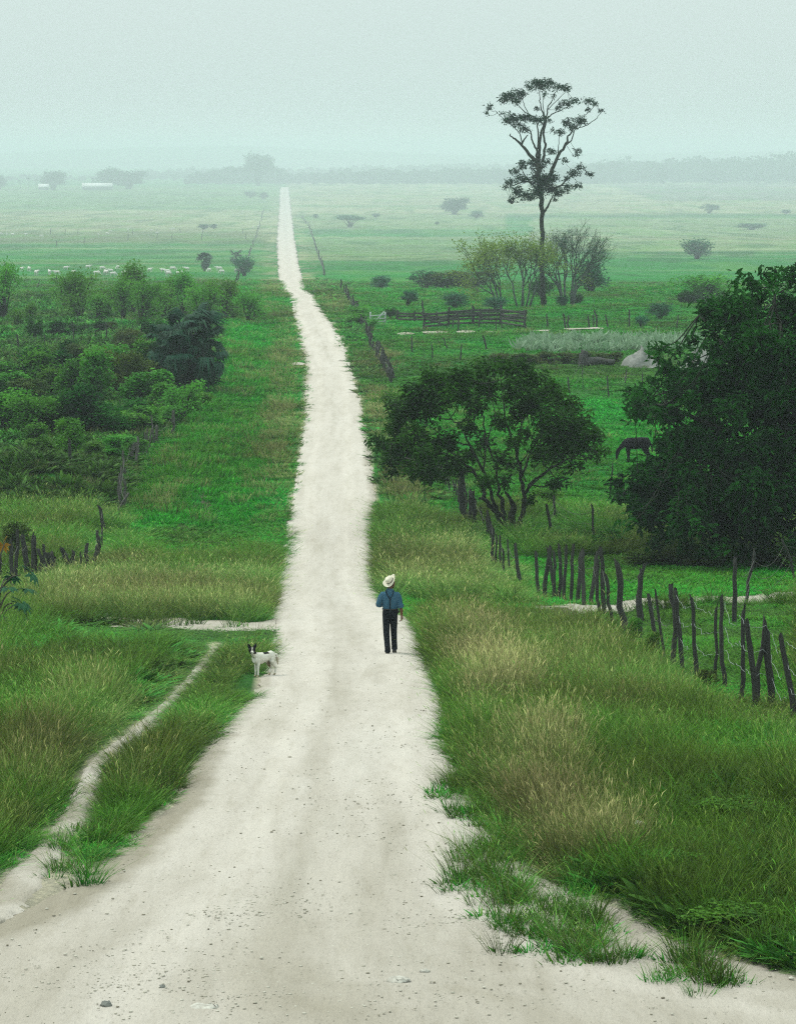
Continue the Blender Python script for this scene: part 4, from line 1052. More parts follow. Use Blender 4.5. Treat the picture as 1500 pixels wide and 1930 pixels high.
def fence(name, label, posts, wires=(), dark=False, wire_r=.005, loop=False, wmat=None, maxgap=9.0, cat='fence', rng=5):
    """posts: (base x, base y, top x, top y, width) in photo pixels, in order along the fence"""
    rs = np.random.RandomState(rng)
    g0 = G(posts[0][0], posts[0][1])
    root = thing(name, label, cat, g0)
    tops = []
    for i, (bx, by, tx, ty, w) in enumerate(posts):
        m_ = mpp(by); g = G(bx, by)
        h = (by - ty) * m_ * 1.06 + .08; lean = (tx - bx) * m_; wd = max(w * m_ * .95, .05)
        o = bpy.data.objects.new('post', (POSTSD if dark else POSTS)[rs.randint(8)]); COL.objects.link(o); o.parent = root
        o.location = g - g0; o.scale = (wd, wd, h)
        ax = math.atan2(lean, h)
        o.rotation_euler = Euler((rs.normal() * .05, ax, rs.rand() * 6.28 if abs(ax) < .02 else 0), 'XYZ')
        up = Vector((math.sin(ax), 0, math.cos(ax)))
        tops.append((g - g0, up, h, wd)); POSTXY.append((g.x, g.y))
    for fr in wires:
        mb = MB(); ok = False
        for (a, ua, ha, wa), (b, ub, hb_, wb) in zip(tops[:-1], tops[1:]):
            if (a - b).length > maxgap:
                if ok: mb.build('wire', wmat or M_WIRED, root)
                mb = MB(); ok = False; continue
            p = np.array(a + ua * ha * fr); q = np.array(b + ub * hb_ * fr)
            n = 7 if not loop else 11
            s_ = np.linspace(0, 1, n)[:, None]
            L_ = np.linalg.norm(q - p)
            sag = (.02 + (.10 * rs.rand() if loop else 0.02)) * L_
            pts = p * (1 - s_) + q * s_ - np.array([0, 0, 1]) * 4 * sag * s_ * (1 - s_)
            if loop: pts[1:-1] += rs.normal(size=(n - 2, 3)) * np.array([.012, .018, .018]) * min(L_, 1.5)
            tube(mb, pts, np.full(n, wire_r), 4, cap=False); ok = True
        if ok: mb.build('wire', wmat or M_WIRED, root)
    return root
def zoomed(lst, ox, oy, f, w=None):
    return [(ox + a / f, oy + b / f, ox + c / f, oy + d / f, (e if w is None else w) / f) for a, b, c, d, e in lst]

near_r = zoomed([(45, 555, 40, 330, 24), (85, 570, 80, 310, 26), (118, 575, 118, 335, 20), (136, 582, 138, 315, 20), (162, 582, 157, 305, 20), (190, 588, 187, 310, 18), (225, 590, 220, 310, 18), (272, 592, 262, 338, 26), (306, 615, 307, 340, 26), (343, 606, 358, 338, 26), (384, 650, 380, 380, 18), (416, 655, 400, 316, 24), (466, 695, 428, 440, 24), (548, 782, 496, 380, 42), (612, 768, 606, 390, 36), (632, 690, 628, 420, 16), (722, 840, 682, 558, 30), (757, 880, 714, 538, 18), (802, 932, 792, 525, 36), (855, 965, 820, 560, 26), (945, 1003, 915, 595, 28), (1040, 1055, 1035, 660, 22), (1095, 1070, 1098, 615, 24), (1178, 1170, 1180, 680, 24), (1262, 1205, 1246, 745, 34), (1278, 1195, 1332, 735, 32), (1356, 1190, 1364, 785, 38), (1482, 1265, 1442, 820, 34), (1560, 1300, 1550, 860, 34), (1650, 1350, 1640, 900, 34)], 1000, 940, 3.0)
fence('barbed_wire_fence', 'fence of dark crooked stakes with loose curling barbed wire in the right foreground', near_r[19:], (.95, .68, .42), True, .0032, True, M_WIRE, 6, rng=5)
fence('post_fence', 'row of close-set dark stakes beside the grassy gateway on the right', near_r[:13], (.7,), True, .006, rng=6)
fence('gate_posts', 'two thick dark gateposts with smaller stakes at the start of the barbed wire', near_r[13:19], (.85, .6), True, .006, True, M_WIRED, 6, rng=7)
fence('pasture_fence', 'pale grey post, thin leaning stake and slanting stake behind the pale track', [(1382, 1172, 1385, 1061, 9), (1406, 1139, 1424, 1048, 7), (1497, 1097, 1472, 1028, 6), (1560, 1090, 1556, 1030, 6)], (.85, .6, .35), True, .006, maxgap=40, rng=8)
tl_ = zoomed([(58, 962, 62, 730, 22), (78, 935, 95, 680, 18), (122, 885, 132, 705, 28), (168, 892, 150, 700, 18), (180, 890, 178, 710, 16), (205, 892, 206, 768, 22), (238, 896, 228, 750, 20), (252, 882, 248, 785, 24), (268, 872, 262, 783, 20), (282, 862, 282, 800, 14), (336, 852, 330, 760, 26), (360, 852, 372, 775, 22), (384, 852, 376, 780, 14), (402, 858, 405, 780, 8), (432, 856, 430, 740, 18), (474, 832, 480, 735, 22), (491, 800, 487, 680, 18), (503, 752, 498, 690, 14), (519, 742, 517, 600, 10), (534, 662, 505, 540, 22)], 0, 760, 2.679)
fence('stake_fence', 'tight row of dark weathered stakes turning the corner on the left', [(1, 1096, 0, 1052, 7)] + tl_, (.75,), True, .006, rng=9)
tl2 = zoomed([(598, 555, 640, 460, 16), (612, 522, 600, 345, 16), (626, 525, 622, 400, 14), (606, 500, 606, 380, 12), (632, 382, 625, 280, 12), (655, 302, 655, 230, 18), (690, 318, 688, 225, 16), (703, 292, 705, 200, 12), (725, 268, 725, 170, 10), (740, 268, 738, 150, 8), (760, 232, 757, 150, 10), (782, 208, 768, 85, 10), (797, 206, 795, 130, 16), (865, 168, 863, 60, 14), (878, 162, 880, 70, 8)], 0, 760, 2.679)
fence('stake_fence', 'broken line of grey stakes climbing away past the left thicket', tl2, (.7,), False, .007, maxgap=14, rng=10)
fence('stake_fence', 'far leaning stakes beyond the left thicket beside the road', [(424, 585, 432, 540, 5), (428, 570, 436, 536, 5), (434, 560, 438, 532, 4), (440, 545, 446, 518, 3), (446, 532, 450, 510, 3)], (), True, maxgap=60, rng=11)
far_l = [(float(np.interp(y, [398, 440, 500, 520], [497, 485, 464, 452])) + R.normal() * .5, y, 0, 0, 1.6) for y in np.linspace(516, 398, 26)]
far_l = [(a, b, a + R.normal() * .4, b - 9 + (516 - b) * .035, w) for a, b, _, _, w in far_l]
fence('stake_fence', 'farthest stretch of the left roadside fence fading into the haze', far_l, (.7,), True, .045, maxgap=300, rng=12)
tr_ = zoomed([(900, 1392, 885, 1190, 26), (842, 1315, 835, 1150, 12), (812, 1332, 806, 1200, 16), (790, 1285, 795, 1120, 16), (765, 1282, 770, 1110, 14), (754, 1255, 754, 1080, 16), (732, 1155, 740, 1020, 22), (712, 1125, 716, 985, 18), (700, 1058, 668, 955, 8), (648, 1045, 645, 890, 22), (632, 1038, 630, 868, 20), (614, 1022, 620, 860, 22), (602, 1012, 602, 750, 32), (590, 985, 585, 820, 16), (574, 942, 565, 800, 22), (553, 912, 556, 800, 14), (535, 885, 535, 790, 10), (520, 862, 520, 785, 12), (500, 830, 500, 760, 12), (480, 800, 478, 740, 12), (462, 775, 458, 705, 12), (440, 740, 438, 690, 10), (415, 700, 412, 650, 10)], 680, 640, 3.0)
fence('stake_fence', 'tight line of dark stakes running under the spreading tree', tr_, (.75,), True, .007, maxgap=8, rng=13)
far_r = []
for y in np.linspace(716, 548, 40):
    x = float(np.interp(y, [548, 600, 640, 680, 716], [645, 681, 697, 717, 738])) + R.normal() * 1.6
    far_r.append((x, y, x + R.normal() * 2.2, y - float(np.interp(y, [548, 716], [17, 27])) * (.7 + .5 * R.rand()), float(np.interp(y, [548, 716], [3.0, 5.5])) * (.7 + .6 * R.rand())))
fence('stake_fence', 'dense line of dark stakes right of the road up to the white gate and beyond', far_r, (.7,), True, .012, maxgap=20, rng=14)
far_r2 = []
for y in np.linspace(520, 412, 34):
    x = float(np.interp(y, [412, 430, 470, 520], [570, 584, 596, 612])) + R.normal() * .5
    far_r2.append((x, y, x + R.normal() * .5, y - 5 - (y - 412) * .06, 1.7))
fence('stake_fence', 'farthest stretch of the right roadside fence fading into the haze', far_r2, (.7,), True, .045, maxgap=300, rng=15)
pz = lambda l: [(680 + a / 3, 640 + b / 3, 680 + c / 3, 640 + d / 3, e / 3) for a, b, c, d, e in l]
fence('pasture_fence', 'three short dark posts between the spreading tree and the big tree', pz([(1066, 1085, 1062, 948, 17), (1096, 1022, 1091, 902, 15), (1320, 1125, 1310, 948, 17)]), (.8, .5), True, .006, maxgap=60, rng=16)
fence('leaning_post', 'single thin post leaning beside the left edge of the big tree', pz([(1408, 908, 1425, 742, 9)]), (), True, cat='post', rng=17)
fence('pasture_fence', 'thin crooked posts in the pasture above the horse', [(1074, 747, 1072, 716, 4), (1099, 738, 1099, 662, 1.6), (1147, 748, 1146, 712, 3.4), (1178, 726, 1183, 704, 3), (1210, 728, 1212, 710, 2.6)], (.8, .45), True, .006, maxgap=60, rng=18)
fence('pasture_fence', 'scattered dark posts in the field below the corral', [(777, 666, 773, 640, 3.4), (815, 680, 815, 656, 2.6), (843, 660, 836, 642, 3), (868, 684, 867, 659, 3), (915, 664, 913, 640, 3.6)], (), True, rng=19)
fence('pasture_fence', 'line of posts right of the corral behind the silvery plants', [(1032, 622, 1030, 598, 3), (1066, 624, 1062, 598, 3), (1072, 624, 1072, 602, 4), (1110, 622, 1110, 602, 3), (1118, 622, 1117, 601, 2.6), (1124, 622, 1120, 593, 4), (1144, 623, 1143, 601, 3), (1186, 622, 1188, 592, 4), (1206, 622, 1207, 604, 2.4), (1276, 622, 1276, 600, 2.6)], (.7,), True, .007, maxgap=60, rng=20)
fence('pasture_fence', 'posts carrying wire across the pasture on the left, above the dark soil strip', [(33, 657, 34, 632, 3), (83, 656, 83, 634, 2.2), (141, 656, 137, 612, 2.4), (198, 650, 199, 614, 3.4), (267, 640, 268, 612, 3.4)], (.9, .55), True, .007, maxgap=60, rng=21)
fence('lone_post', 'single dark post standing in the thicket front', [(135, 900, 135, 860, 5.5)], (), True, cat='post', rng=22)
fence('lone_post', 'short stub of a post at the left edge behind the grassy hump', [(16, 880, 16, 868, 4)], (), True, cat='post', rng=23)
fence('lone_post', 'thin post in the field behind the middle of the corral', [(797, 586, 797, 566, 3.2)], (), True, cat='post', rng=24)
fence('lone_post', 'thin post behind the corral near the leaning yellow tree', [(918, 577, 917, 562, 2.6)], (), True, cat='post', rng=25)
fence('field_posts', 'faint leaning posts on the near side of the cattle', [(70, 545, 73, 531, 2.4), (110, 543, 110, 532, 2.2), (172, 530, 172, 523, 1.8)], (), True, rng=26)
fp2 = [(x, 441 - (i % 3), x + R.normal() * .6, 431, 1.2) for i, x in enumerate((95, 122, 147, 251, 296, 340, 382, 458))]
fence('field_posts', 'thin line of far posts across the hay field with white cattle', fp2, (), True, rng=27)
fp3 = [(x, y, x + 1, y - 10, 1.3) for x, y in ((106, 464), (158, 458), (241, 451), (296, 451), (324, 451), (380, 452), (463, 450))]
fence('field_posts', 'thin line of posts at the near edge of the brown strip of field', fp3, (), True, rng=28)

# ---------------------------------------------------------------- corral and gate
M_WHITEW = simple_mat('white_paint', (.30, .34, .33), (.46, .49, .48), 8, .7)
def bar(mb, a, b, th, hh):
    """flat board between two points"""
    a = np.array(a, float); b = np.array(b, float)
    d = b - a; L_ = np.linalg.norm(d); d /= L_
    side = unit(np.cross(d, [0, 0, 1.])[None])[0] if abs(d[2]) < .95 else np.array([1., 0, 0])
    up = np.cross(side, d)
    M_ = np.stack([d, side, up], 1)
    box(mb, (a + b) / 2, (L_, th, hh), M_)
def corral(name, label, pts, rails, h_px, seed, braces=()):
    """pts: post feet in photo pixels; rails: height fractions"""
    rs = np.random.RandomState(seed)
    g0 = G(*pts[0]); root = thing(name, label, 'corral', g0)
    feet = []
    for x, y in pts:
        g = G(x, y); m_ = mpp(y); h = h_px * m_
        o = bpy.data.objects.new('post', POSTSD[rs.randint(8)]); COL.objects.link(o); o.parent = root
        o.location = g - g0; o.scale = (.22, .22, h * (1.05 + .15 * rs.rand())); o.rotation_euler = (rs.normal() * .03, rs.normal() * .04, rs.rand() * 6)
        feet.append((np.array(g - g0), h))
    for (a, ha), (b, hb_) in zip(feet[:-1], feet[1:]):
        for fr in rails:
            mb = MB(); off = np.array([0, -.14, 0])
            bar(mb, a + off + (0, 0, ha * fr + rs.normal() * .03), b + off + (0, 0, hb_ * fr + rs.normal() * .03), .05, .17)
            mb.build('rail', M_POSTD, root)
    for i, j, f0, f1 in braces:
        mb = MB(); bar(mb, feet[i][0] + (0, -.22, feet[i][1] * f0), feet[j][0] + (0, -.22, feet[j][1] * f1), .05, .14); mb.build('brace', M_POSTD, root)
    return root
corral('corral', 'back side of the dark wooden cattle corral with three rails', [(750, 606), (782, 607), (822, 607), (862, 608), (905, 607), (945, 606), (988, 604)], (.30, .58, .90), 19, 1)
corral('corral', 'front side of the dark wooden corral with four close rails and a brace', [(800, 626), (845, 618), (895, 618), (942, 617), (990, 623)], (.16, .40, .64, .90), 32, 2, ((0, 1, .7, .05),))
fence('rough_stakes', 'crooked forked stakes leaning along the front of the corral', [(853, 620, 858, 592, 2.6), (864, 627, 862, 600, 3), (902, 622, 906, 590, 2.6), (921, 605, 922, 584, 3), (934, 626, 938, 596, 2.2), (946, 622, 944, 588, 3)], (), True, rng=31)
shrub('dark', 736, 598, 22, 20, 'dark bush behind the white gate', v=0)
g0 = G(712, 613)
gt = thing('gate', 'white painted wooden gate with a diagonal brace at the end of the corral', 'gate', g0)
m_ = mpp(613)
def gp(x, y, dy=0.0): return np.array([(x - 712) * m_, dy, (613 - y) * m_])
for x in (698, 726):
    mb = MB(); box(mb, gp(x, 601), (.12, .10, 1.25)); mb.build('gate_post', M_WHITEW, gt)
for y0, y1 in ((596, 593), (602, 600), (607, 605.5), (612, 611)):
    mb = MB(); bar(mb, gp(698, y0, -.09), gp(726, y1, -.09), .04, .10); mb.build('rail', M_WHITEW, gt)
mb = MB(); bar(mb, gp(706, 608, -.14), gp(724, 587, -.14), .04, .12); mb.build('brace', M_WHITEW, gt)

# ---------------------------------------------------------------- heap, stump, stones, farm roofs
M_GRAVEL = simple_mat('gravel', (.10, .105, .095), (.27, .275, .25), 2, bump=.8)
def heap(px, py, w, h, label, seed):
    g = G(px, py); m_ = mpp(py)
    a = np.linspace(0, 2 * math.pi, 41)[:-1]; r = np.linspace(0, 1, 14)
    rr, aa = np.meshgrid(r, a, indexing='ij')
    nz = fbm(np.cos(aa) * 1.5 + 5 + rr * 2, np.sin(aa) * 1.5 + 5 + rr, seed, 4) - .5
    R0 = w * m_ * .5 * (1 + .5 * nz)
    X = rr * R0 * np.cos(aa); Y_ = rr * R0 * np.sin(aa)
    Z = h * m_ * (np.cos(rr * 1.5708) ** 1.25 * (1 + .7 * nz) + .16 * (fbm(X * 1.6 + 9, Y_ * 1.6, seed, 4) - .5)) - .1 * rr
    V = np.stack([X, Y_, Z], -1).reshape(-1, 3); n = 40
    i = np.arange(13)[:, None] * n; j = np.arange(n)[None, :]; j2 = (j + 1) % n
    mb = MB(); mb.add(V, np.stack([i + j, i + n + j, i + n + j2, i + j2], -1).reshape(-1, 4))
    o = mb.build('gravel_heap', M_GRAVEL); o.location = g
    tag(o, label, 'heap')
heap(1207, 694, 88, 34, 'grey heap of gravel in the pasture left of the big tree', 7)
heap(1318, 694, 90, 36, 'second gravel heap half hidden behind the big tree', 8)
g = G(1116, 697); m_ = mpp(697)
st = thing('dead_stump', 'black charred stump with a fallen trunk beside the gravel heap', 'stump', g)
mb = MB(); tube(mb, bend([(-.6, 0, -.2), (-.62, 0, .7), (-.5, 0, 1.1)], 3), np.linspace(.42, .2, 7), 9, jitter=.14); mb.build('stump', M_POSTD, st)
mb = MB(); tube(mb, bend([(-.5, -.1, .35), (.5, .1, .4), (1.5, .2, .3)], 3), np.linspace(.33, .2, 7), 9, jitter=.12); mb.build('log', M_POSTD, st)
M_STONE = simple_mat('pale_stone', (.30, .28, .24), (.58, .56, .50), 9, bump=.5)
def stone(px, py, w, label, seed, flat=.5, m=M_STONE, lift=0.0):
    rs = np.random.RandomState(seed)
    g = G(px, py); s_ = w * mpp(py) * .5
    mb = MB(); ellipsoid(mb, (0, 0, s_ * flat * .45), (s_, s_ * .8, s_ * flat), 12, 8)
    V = mb.v[0]; V += (rs.rand(*V.shape) - .5) * s_ * .32
    o = mb.build('stone', m); o.location = g + Vector((0, 0, lift))
    tag(o, label, 'stone')
stone(1204, 1612, 24, 'white stone lying in the grass of the right verge', 1, .45, lift=.28)
stone(752, 1852, 44, 'flat pale stone bedded in the road, largest at the bottom', 2, .30)
stone(800, 1834, 20, 'small pale stone right of the flat stone in the road', 3)
stone(200, 1898, 22, 'brown stone at the bottom left of the road', 4, .7, M_GRAVEL)
stone(306, 1864, 13, 'small dark stone in the road above the brown one', 5, .8, M_GRAVEL)
stone(382, 1902, 60, 'low flat slab of limestone in the road near the bottom edge', 6, .14)
M_ROOF = simple_mat('pale_roof', (.70, .70, .68), (.82, .82, .80), .5)
M_WALL = simple_mat('shed_wall', (.18, .19, .18), (.28, .28, .26), .6)
def shed(px, py, w, h, label, name):
    g = G(px, py); m_ = mpp(py); W, HH = w * m_, h * m_
    root = thing(name, label, 'building', g)
    mb = MB(); box(mb, (0, 3, HH * .27), (W * .96, 5, HH * .56)); mb.build('wall', M_WALL, root)
    mb = MB()
    V = [(-W / 2, -1.2, HH * .5), (W / 2, -1.2, HH * .5), (W / 2, 3.2, HH), (-W / 2, 3.2, HH), (-W / 2, 7, HH * .5), (W / 2, 7, HH * .5)]
    V += [(x, y, z - .25) for x, y, z in V]
    mb.add(V, [np.array([(0, 1, 2, 3), (3, 2, 5, 4), (7, 6, 9, 8), (8, 9, 10, 11), (0, 6, 7, 1), (4, 5, 11, 10), (0, 3, 9, 6), (3, 4, 10, 9), (1, 7, 8, 2), (2, 8, 11, 5)])]); mb.build('roof', M_ROOF, root)
    n = max(3, int(W / 5))
    for i in range(n):
        mb = MB(); box(mb, (-W / 2 + .6 + (W - 1.2) * i / (n - 1), -.9, HH * .25), (.35, .35, HH * .52)); mb.build('column', M_ROOF, root)
shed(183, 357, 58, 13, 'long low white-roofed farm shed on the left horizon', 'farm_shed')
shed(82, 358, 20, 12, 'small white-roofed farm building among palms on the left horizon', 'farm_house')

# silvery spiky plants in the pasture: a patch nobody could count
M_SILVER = leaf_mat('silver_leaf', (.10, .20, .09), (.30, .40, .27), .3)
mb = MB()
rs = np.random.RandomState(71)
for k in range(330):
    px = 975 + 345 * rs.rand(); py = 668 - 22 * rs.rand() - (px > 1060) * 4
    g = np.array(G(px, py)); n = 13
    sz = .5 + .8 * rs.rand()
    ax = unit(np.stack([rs.normal(size=n) * .6, rs.normal(size=n) * .6, np.full(n, .9)], 1))
    ln = sz * (.6 + .5 * rs.rand(n))[:, None]
    leaves(mb, g + ax * ln * .5, ln[:, 0], .16, .2, -.5, np.clip(rs.rand() * .5 + .5 * rs.rand(n), 0, 1), ax)
tag(mb.build('agave_patch', M_SILVER), 'patch of pale silvery green spiky plants left of the big tree', 'plants', kind='stuff')
for i, px in enumerate(range(945, 1160, 30)):
    shrub('olive', px, 690 + (i % 2) * 2, 46, 22, 'low brownish scrub in front of the silvery plants, %s from the left' % nth(i), group='brown scrub strip', v=i % 2)

# big-leaved plant at the left edge
M_BIGLEAF = leaf_mat('big_leaf', (.004, .040, .014), (.022, .12, .045), .2, .05, .3)
M_RUST = leaf_mat('rust_leaf', (.20, .08, .01), (.34, .17, .02), .3)
def big_leaf(seed):
    rs = np.random.RandomState(seed); mb = MB()
    tube(mb, [(0, -.5, -.06), (0, -.2, .02), (0, 0, 0)], [.02, .015, .012], 4)
    for k in range(7):
        a = math.radians(-105 + 35 * k + rs.normal() * 5); l_ = .5 * (1 - .07 * abs(k - 3))
        d = np.array([math.sin(a), math.cos(a), 0]); s_ = np.array([d[1], -d[0], 0])
        V = [np.zeros(3), d * l_ * .45 - s_ * .09 + (0, 0, -.01), d * l_ * .45 + (0, 0, .03), d * l_ * .45 + s_ * .09 + (0, 0, -.01), d * l_ + (0, 0, -.14)]
        mb.add(V, [np.array([(0, 2, 1), (0, 3, 2), (1, 2, 4), (2, 3, 4)])], .3 + .6 * rs.rand())
    return mb.mesh('leaf')
BL = [big_leaf(1), big_leaf(2)]
for b_ in BL: b_.materials.append(M_BIGLEAF)
g = G(-4, 1204)
bp_ = thing('big_leaved_plant', 'glossy blue green plant with lobed leaves at the left edge by the track', 'plant', g)
tb = MB()
for k in range(16):
    z = .35 + 1.3 * (k / 15) ** .9 ; a = k * 2.4
    r_ = .35 + .25 * R.rand()
    p = np.array([math.cos(a) * r_, math.sin(a) * r_, z])
    tube(tb, bend([(0, 0, max(z - .5, -.1)), p * (.5, .5, 1) - (0, 0, .1), p], 3), np.linspace(.025, .012, 7), 5)
    o = bpy.data.objects.new('leaf', BL[k % 2]); COL.objects.link(o); o.parent = bp_
    o.location = p + np.array([math.cos(a), math.sin(a), 0]) * .3; o.rotation_euler = Euler((math.radians(-35 + 20 * R.normal()), 0, a - math.pi / 2), 'XYZ'); o.scale = (.55 + .25 * R.rand(),) * 3
tube(tb, [(0, 0, -.2), (.02, .03, .8), (0, 0, 1.6)], [.05, .04, .025], 6); tb.build('stem', M_BARK, bp_, True)
o = bpy.data.objects.new('leaf', BL[0].copy()); o.data.materials.clear(); o.data.materials.append(M_RUST); COL.objects.link(o); o.parent = bp_
o.location = (.12, 0, 2.2); o.rotation_euler = (math.radians(-70), .3, 0.4); o.scale = (.5, .5, .5); o['label'] = 'rust orange withered leaf'
tube_b = MB(); tube(tube_b, [(0, 0, 1.5), (.08, 0, 2.0), (.18, 0, 2.3)], [.025, .018, .01], 5); tube_b.build('stem', M_BARK, bp_, True)

# ---------------------------------------------------------------- bodies: one continuous surface each
def fused(name, mb, voxel, m, parent, smooth=3, paint=None):
    tmp = bpy.data.objects.new('tmp_body', mb.mesh('tmp_body')); COL.objects.link(tmp)
    md = tmp.modifiers.new('r', 'REMESH'); md.mode = 'VOXEL'; md.voxel_size = voxel
    if smooth:
        s_ = tmp.modifiers.new('s', 'SMOOTH'); s_.factor = .5; s_.iterations = smooth
    bpy.context.view_layer.update()
    me = bpy.data.meshes.new_from_object(tmp.evaluated_get(bpy.context.evaluated_depsgraph_get()))
    old = tmp.data; bpy.data.objects.remove(tmp); bpy.data.meshes.remove(old)
    me.name = name
    me.polygons.foreach_set('use_smooth', np.ones(len(me.polygons), bool))
    me.materials.clear(); me.materials.append(m)
    if 'tint' in me.attributes: me.attributes.remove(me.attributes['tint'])
    if paint is not None:
        co_ = np.empty(len(me.vertices) * 3); me.vertices.foreach_get('co', co_)
        a = me.attributes.new('tint', 'FLOAT', 'POINT'); a.data.foreach_set('value', np.clip(paint(co_.reshape(-1, 3)), 0, 1).astype(float))
    return link(name, me, None, parent) if parent is not None else me

M_SKIN = simple_mat('skin', (.13, .055, .032), (.19, .085, .05), 12, .6, .3)
def cloth(name, c0, c1, scale, stretch=(1, 1, .5)):
    return simple_mat(name, c0, c1, scale, .95, .05, .5, stretch)
M_SHIRT = cloth('denim_blue', (.024, .075, .125), (.055, .135, .20), 9)
M_TROUS = cloth('black_cloth', (.004, .006, .009), (.012, .016, .020), 7)
M_SHOE = simple_mat('black_leather', (.008, .008, .008), (.022, .020, .018), 10, .5, .4)
M_HAT = simple_mat('straw_hat', (.56, .52, .40), (.72, .68, .56), 30)
M_BAND = simple_mat('hat_band', (.012, .012, .012), (.03, .028, .025), 20)
M_HAIR = simple_mat('black_hair', (.010, .009, .008), (.03, .026, .022), 20)
gm = G(735, 1233)
man = thing('person', 'person walking away in a straw hat, blue rolled-sleeve shirt and black trousers', 'person', gm)
b = MB()
hd = np.array([.028, .01, 1.575])
hr = Euler((.0, math.radians(6), math.radians(-32)), 'XYZ').to_matrix()     # face turned to the right of the road
def hp(x, y, z): return tuple(hd + np.array(hr @ Vector((x, y, z))))
ellipsoid(b, hd, (.076, .096, .112), 16, 12, hr)
ellipsoid(b, hp(0, .045, -.06), (.052, .055, .060), 12, 8, hr)          # jaw
tube(b, [hp(0, .09, .02), hp(0, .112, -.012), hp(0, .10, -.03)], [.010, .016, .012], 8)      # nose
for sx in (-1, 1):
    ellipsoid(b, hp(sx * .078, -.005, -.01), (.010, .020, .033), 8, 6, hr)                   # ears
    ellipsoid(b, hp(sx * .030, .085, .012), (.014, .012, .010), 8, 6, hr)                    # eyes
ellipsoid(b, hp(0, .096, -.058), (.024, .010, .010), 8, 6, hr)                               # mouth
tube(b, [(-.005, -.01, 1.36), (.002, -.005, 1.45), hp(0, -.02, -.06)], [.066, .058, .055], 12)
tube(b, [(0, 0, .92), (0, 0, 1.05), (0, .0, 1.25), (-.005, -.005, 1.33), (-.005, -.005, 1.40)], [(.13, .09), (.125, .09), (.150, .09), (.130, .075), (.06, .055)], 16)
# arms
LS, LE, LW = (-.180, -.01, 1.345), (-.262, -.03, 1.10), (-.150, .20, 1.055)
RS, RE, RW = (.180, -.01, 1.340), (.232, -.045, 1.085), (.262, .005, .862)
tube(b, [LS, tuple(np.add(LS, LE) / 2), LE], [.030, .038, .038], 12); tube(b, [LE, tuple(np.add(LE, LW) / 2 + (-.01, 0, 0)), LW], [.040, .038, .027], 12)
tube(b, [RS, tuple(np.add(RS, RE) / 2), RE], [.030, .038, .038], 12); tube(b, [RE, (.252, -.02, .98), RW], [.041, .040, .028], 12)
def hand(w, d, palm_n, thumb, curl):
    """palm, four unequal bent fingers and a thumb leaving the side of the palm"""
    w, d, pn, th = [np.array(q, float) for q in (w, d, palm_n, thumb)]
    d /= np.linalg.norm(d); pn /= np.linalg.norm(pn); th /= np.linalg.norm(th)
    tube(b, [w, w + d * .045, w + d * .09], [(.032, .024), (.050, .026), (.050, .022)] if abs(th[1]) < .5 else [(.024, .032), (.026, .050), (.022, .050)], 12)
    for k, l_ in enumerate((.088, .098, .093, .075)):
        o_ = w + d * .082 + th * (.030 - .020 * k)
        p1 = o_ + (d * math.cos(curl * .6) + pn * math.sin(curl * .6)) * l_ * .45
        p2 = p1 + (d * math.cos(curl * 1.5) + pn * math.sin(curl * 1.5)) * l_ * .32
        p3 = p2 + (d * math.cos(curl * 2.3) + pn * math.sin(curl * 2.3)) * l_ * .25
        tube(b, [o_ - d * .02, p1, p2, p3], [.0115, .011, .0100, .0085], 8)
    o_ = w + d * .03 + th * .024
    p1 = o_ + (th * .55 + d * .8) * .034; p2 = p1 + (d * .9 + th * .1 + pn * .3) * .030; p3 = p2 + (d + pn * .4) * .018
    tube(b, [o_ - th * .01, p1, p2, p3], [.013, .0115, .010, .008], 8)
hand(RW, (.03, .05, -1), (-1, .1, 0), (0, 1, .0), .75)
hand(LW, (.55, .8, .02), (.6, -.6, -.2), (0, 0, 1), .8)
# legs inside the trousers, feet inside the shoes
LH, LK, LA = (-.082, 0, .86), (-.080, -.02, .49), (-.052, -.15, .085)
RH, RK, RA = (.082, 0, .86), (.084, .13, .50), (.098, .20, .095)
for h_, k_, a_ in ((LH, LK, LA), (RH, RK, RA)):
    tube(b, [h_, tuple(np.add(h_, k_) / 2), k_], [.072, .062, .050], 12); tube(b, [k_, tuple(np.add(k_, a_) / 2 + (0, -.015, 0.03)), a_], [.050, .046, .034], 12)
    tube(b, [tuple(np.add(a_, (0, -.03, -.03))), tuple(np.add(a_, (0, .06, -.045))), tuple(np.add(a_, (0, .13, -.06)))], [.030, .030, .022], 10)
fused('body', b, .0065, M_SKIN, man, 2)
s_ = MB()
tube(s_, [(0, -.005, .97), (0, -.005, 1.03), (0, -.008, 1.16), (-.003, -.012, 1.27), (-.005, -.012, 1.345), (-.005, -.010, 1.39), (-.006, -.005, 1.44)], [(.152, .112), (.164, .122), (.176, .128), (.184, .126), (.160, .112), (.118, .095), (.070, .070)], 20)
tube(s_, [(-.006, -.008, 1.40), (-.004, -.006, 1.465)], [(.082, .078), (.068, .070)], 16)       # collar
for S_, E_ in ((LS, LE), (RS, RE)):
    S_, E_ = np.array(S_), np.array(E_)
    tube(s_, [S_ * .98 + (-.012 * np.sign(S_[0]), 0, -.02), S_ * .75 + E_ * .25, S_ * .4 + E_ * .6, E_], [.058, .066, .062, .060], 14)
    ellipsoid(s_, S_ + np.array([-.022 * np.sign(S_[0]), 0, -.022]), (.072, .076, .068), 12, 8)
    dd = (E_ - S_) / np.linalg.norm(E_ - S_)
rs = np.random.RandomState(4)
tube(s_, [np.array(LE) + (0, -.01, .01), np.array(LE) * .6 + np.array(LW) * .4], [.064, .056], 14)          # rolled cuff, bent arm
tube(s_, [np.array(RE) + (-.004, .0, .03), np.array(RE) + (.012, .012, -.045)], [.066, .070], 14)           # rolled cuff, hanging arm
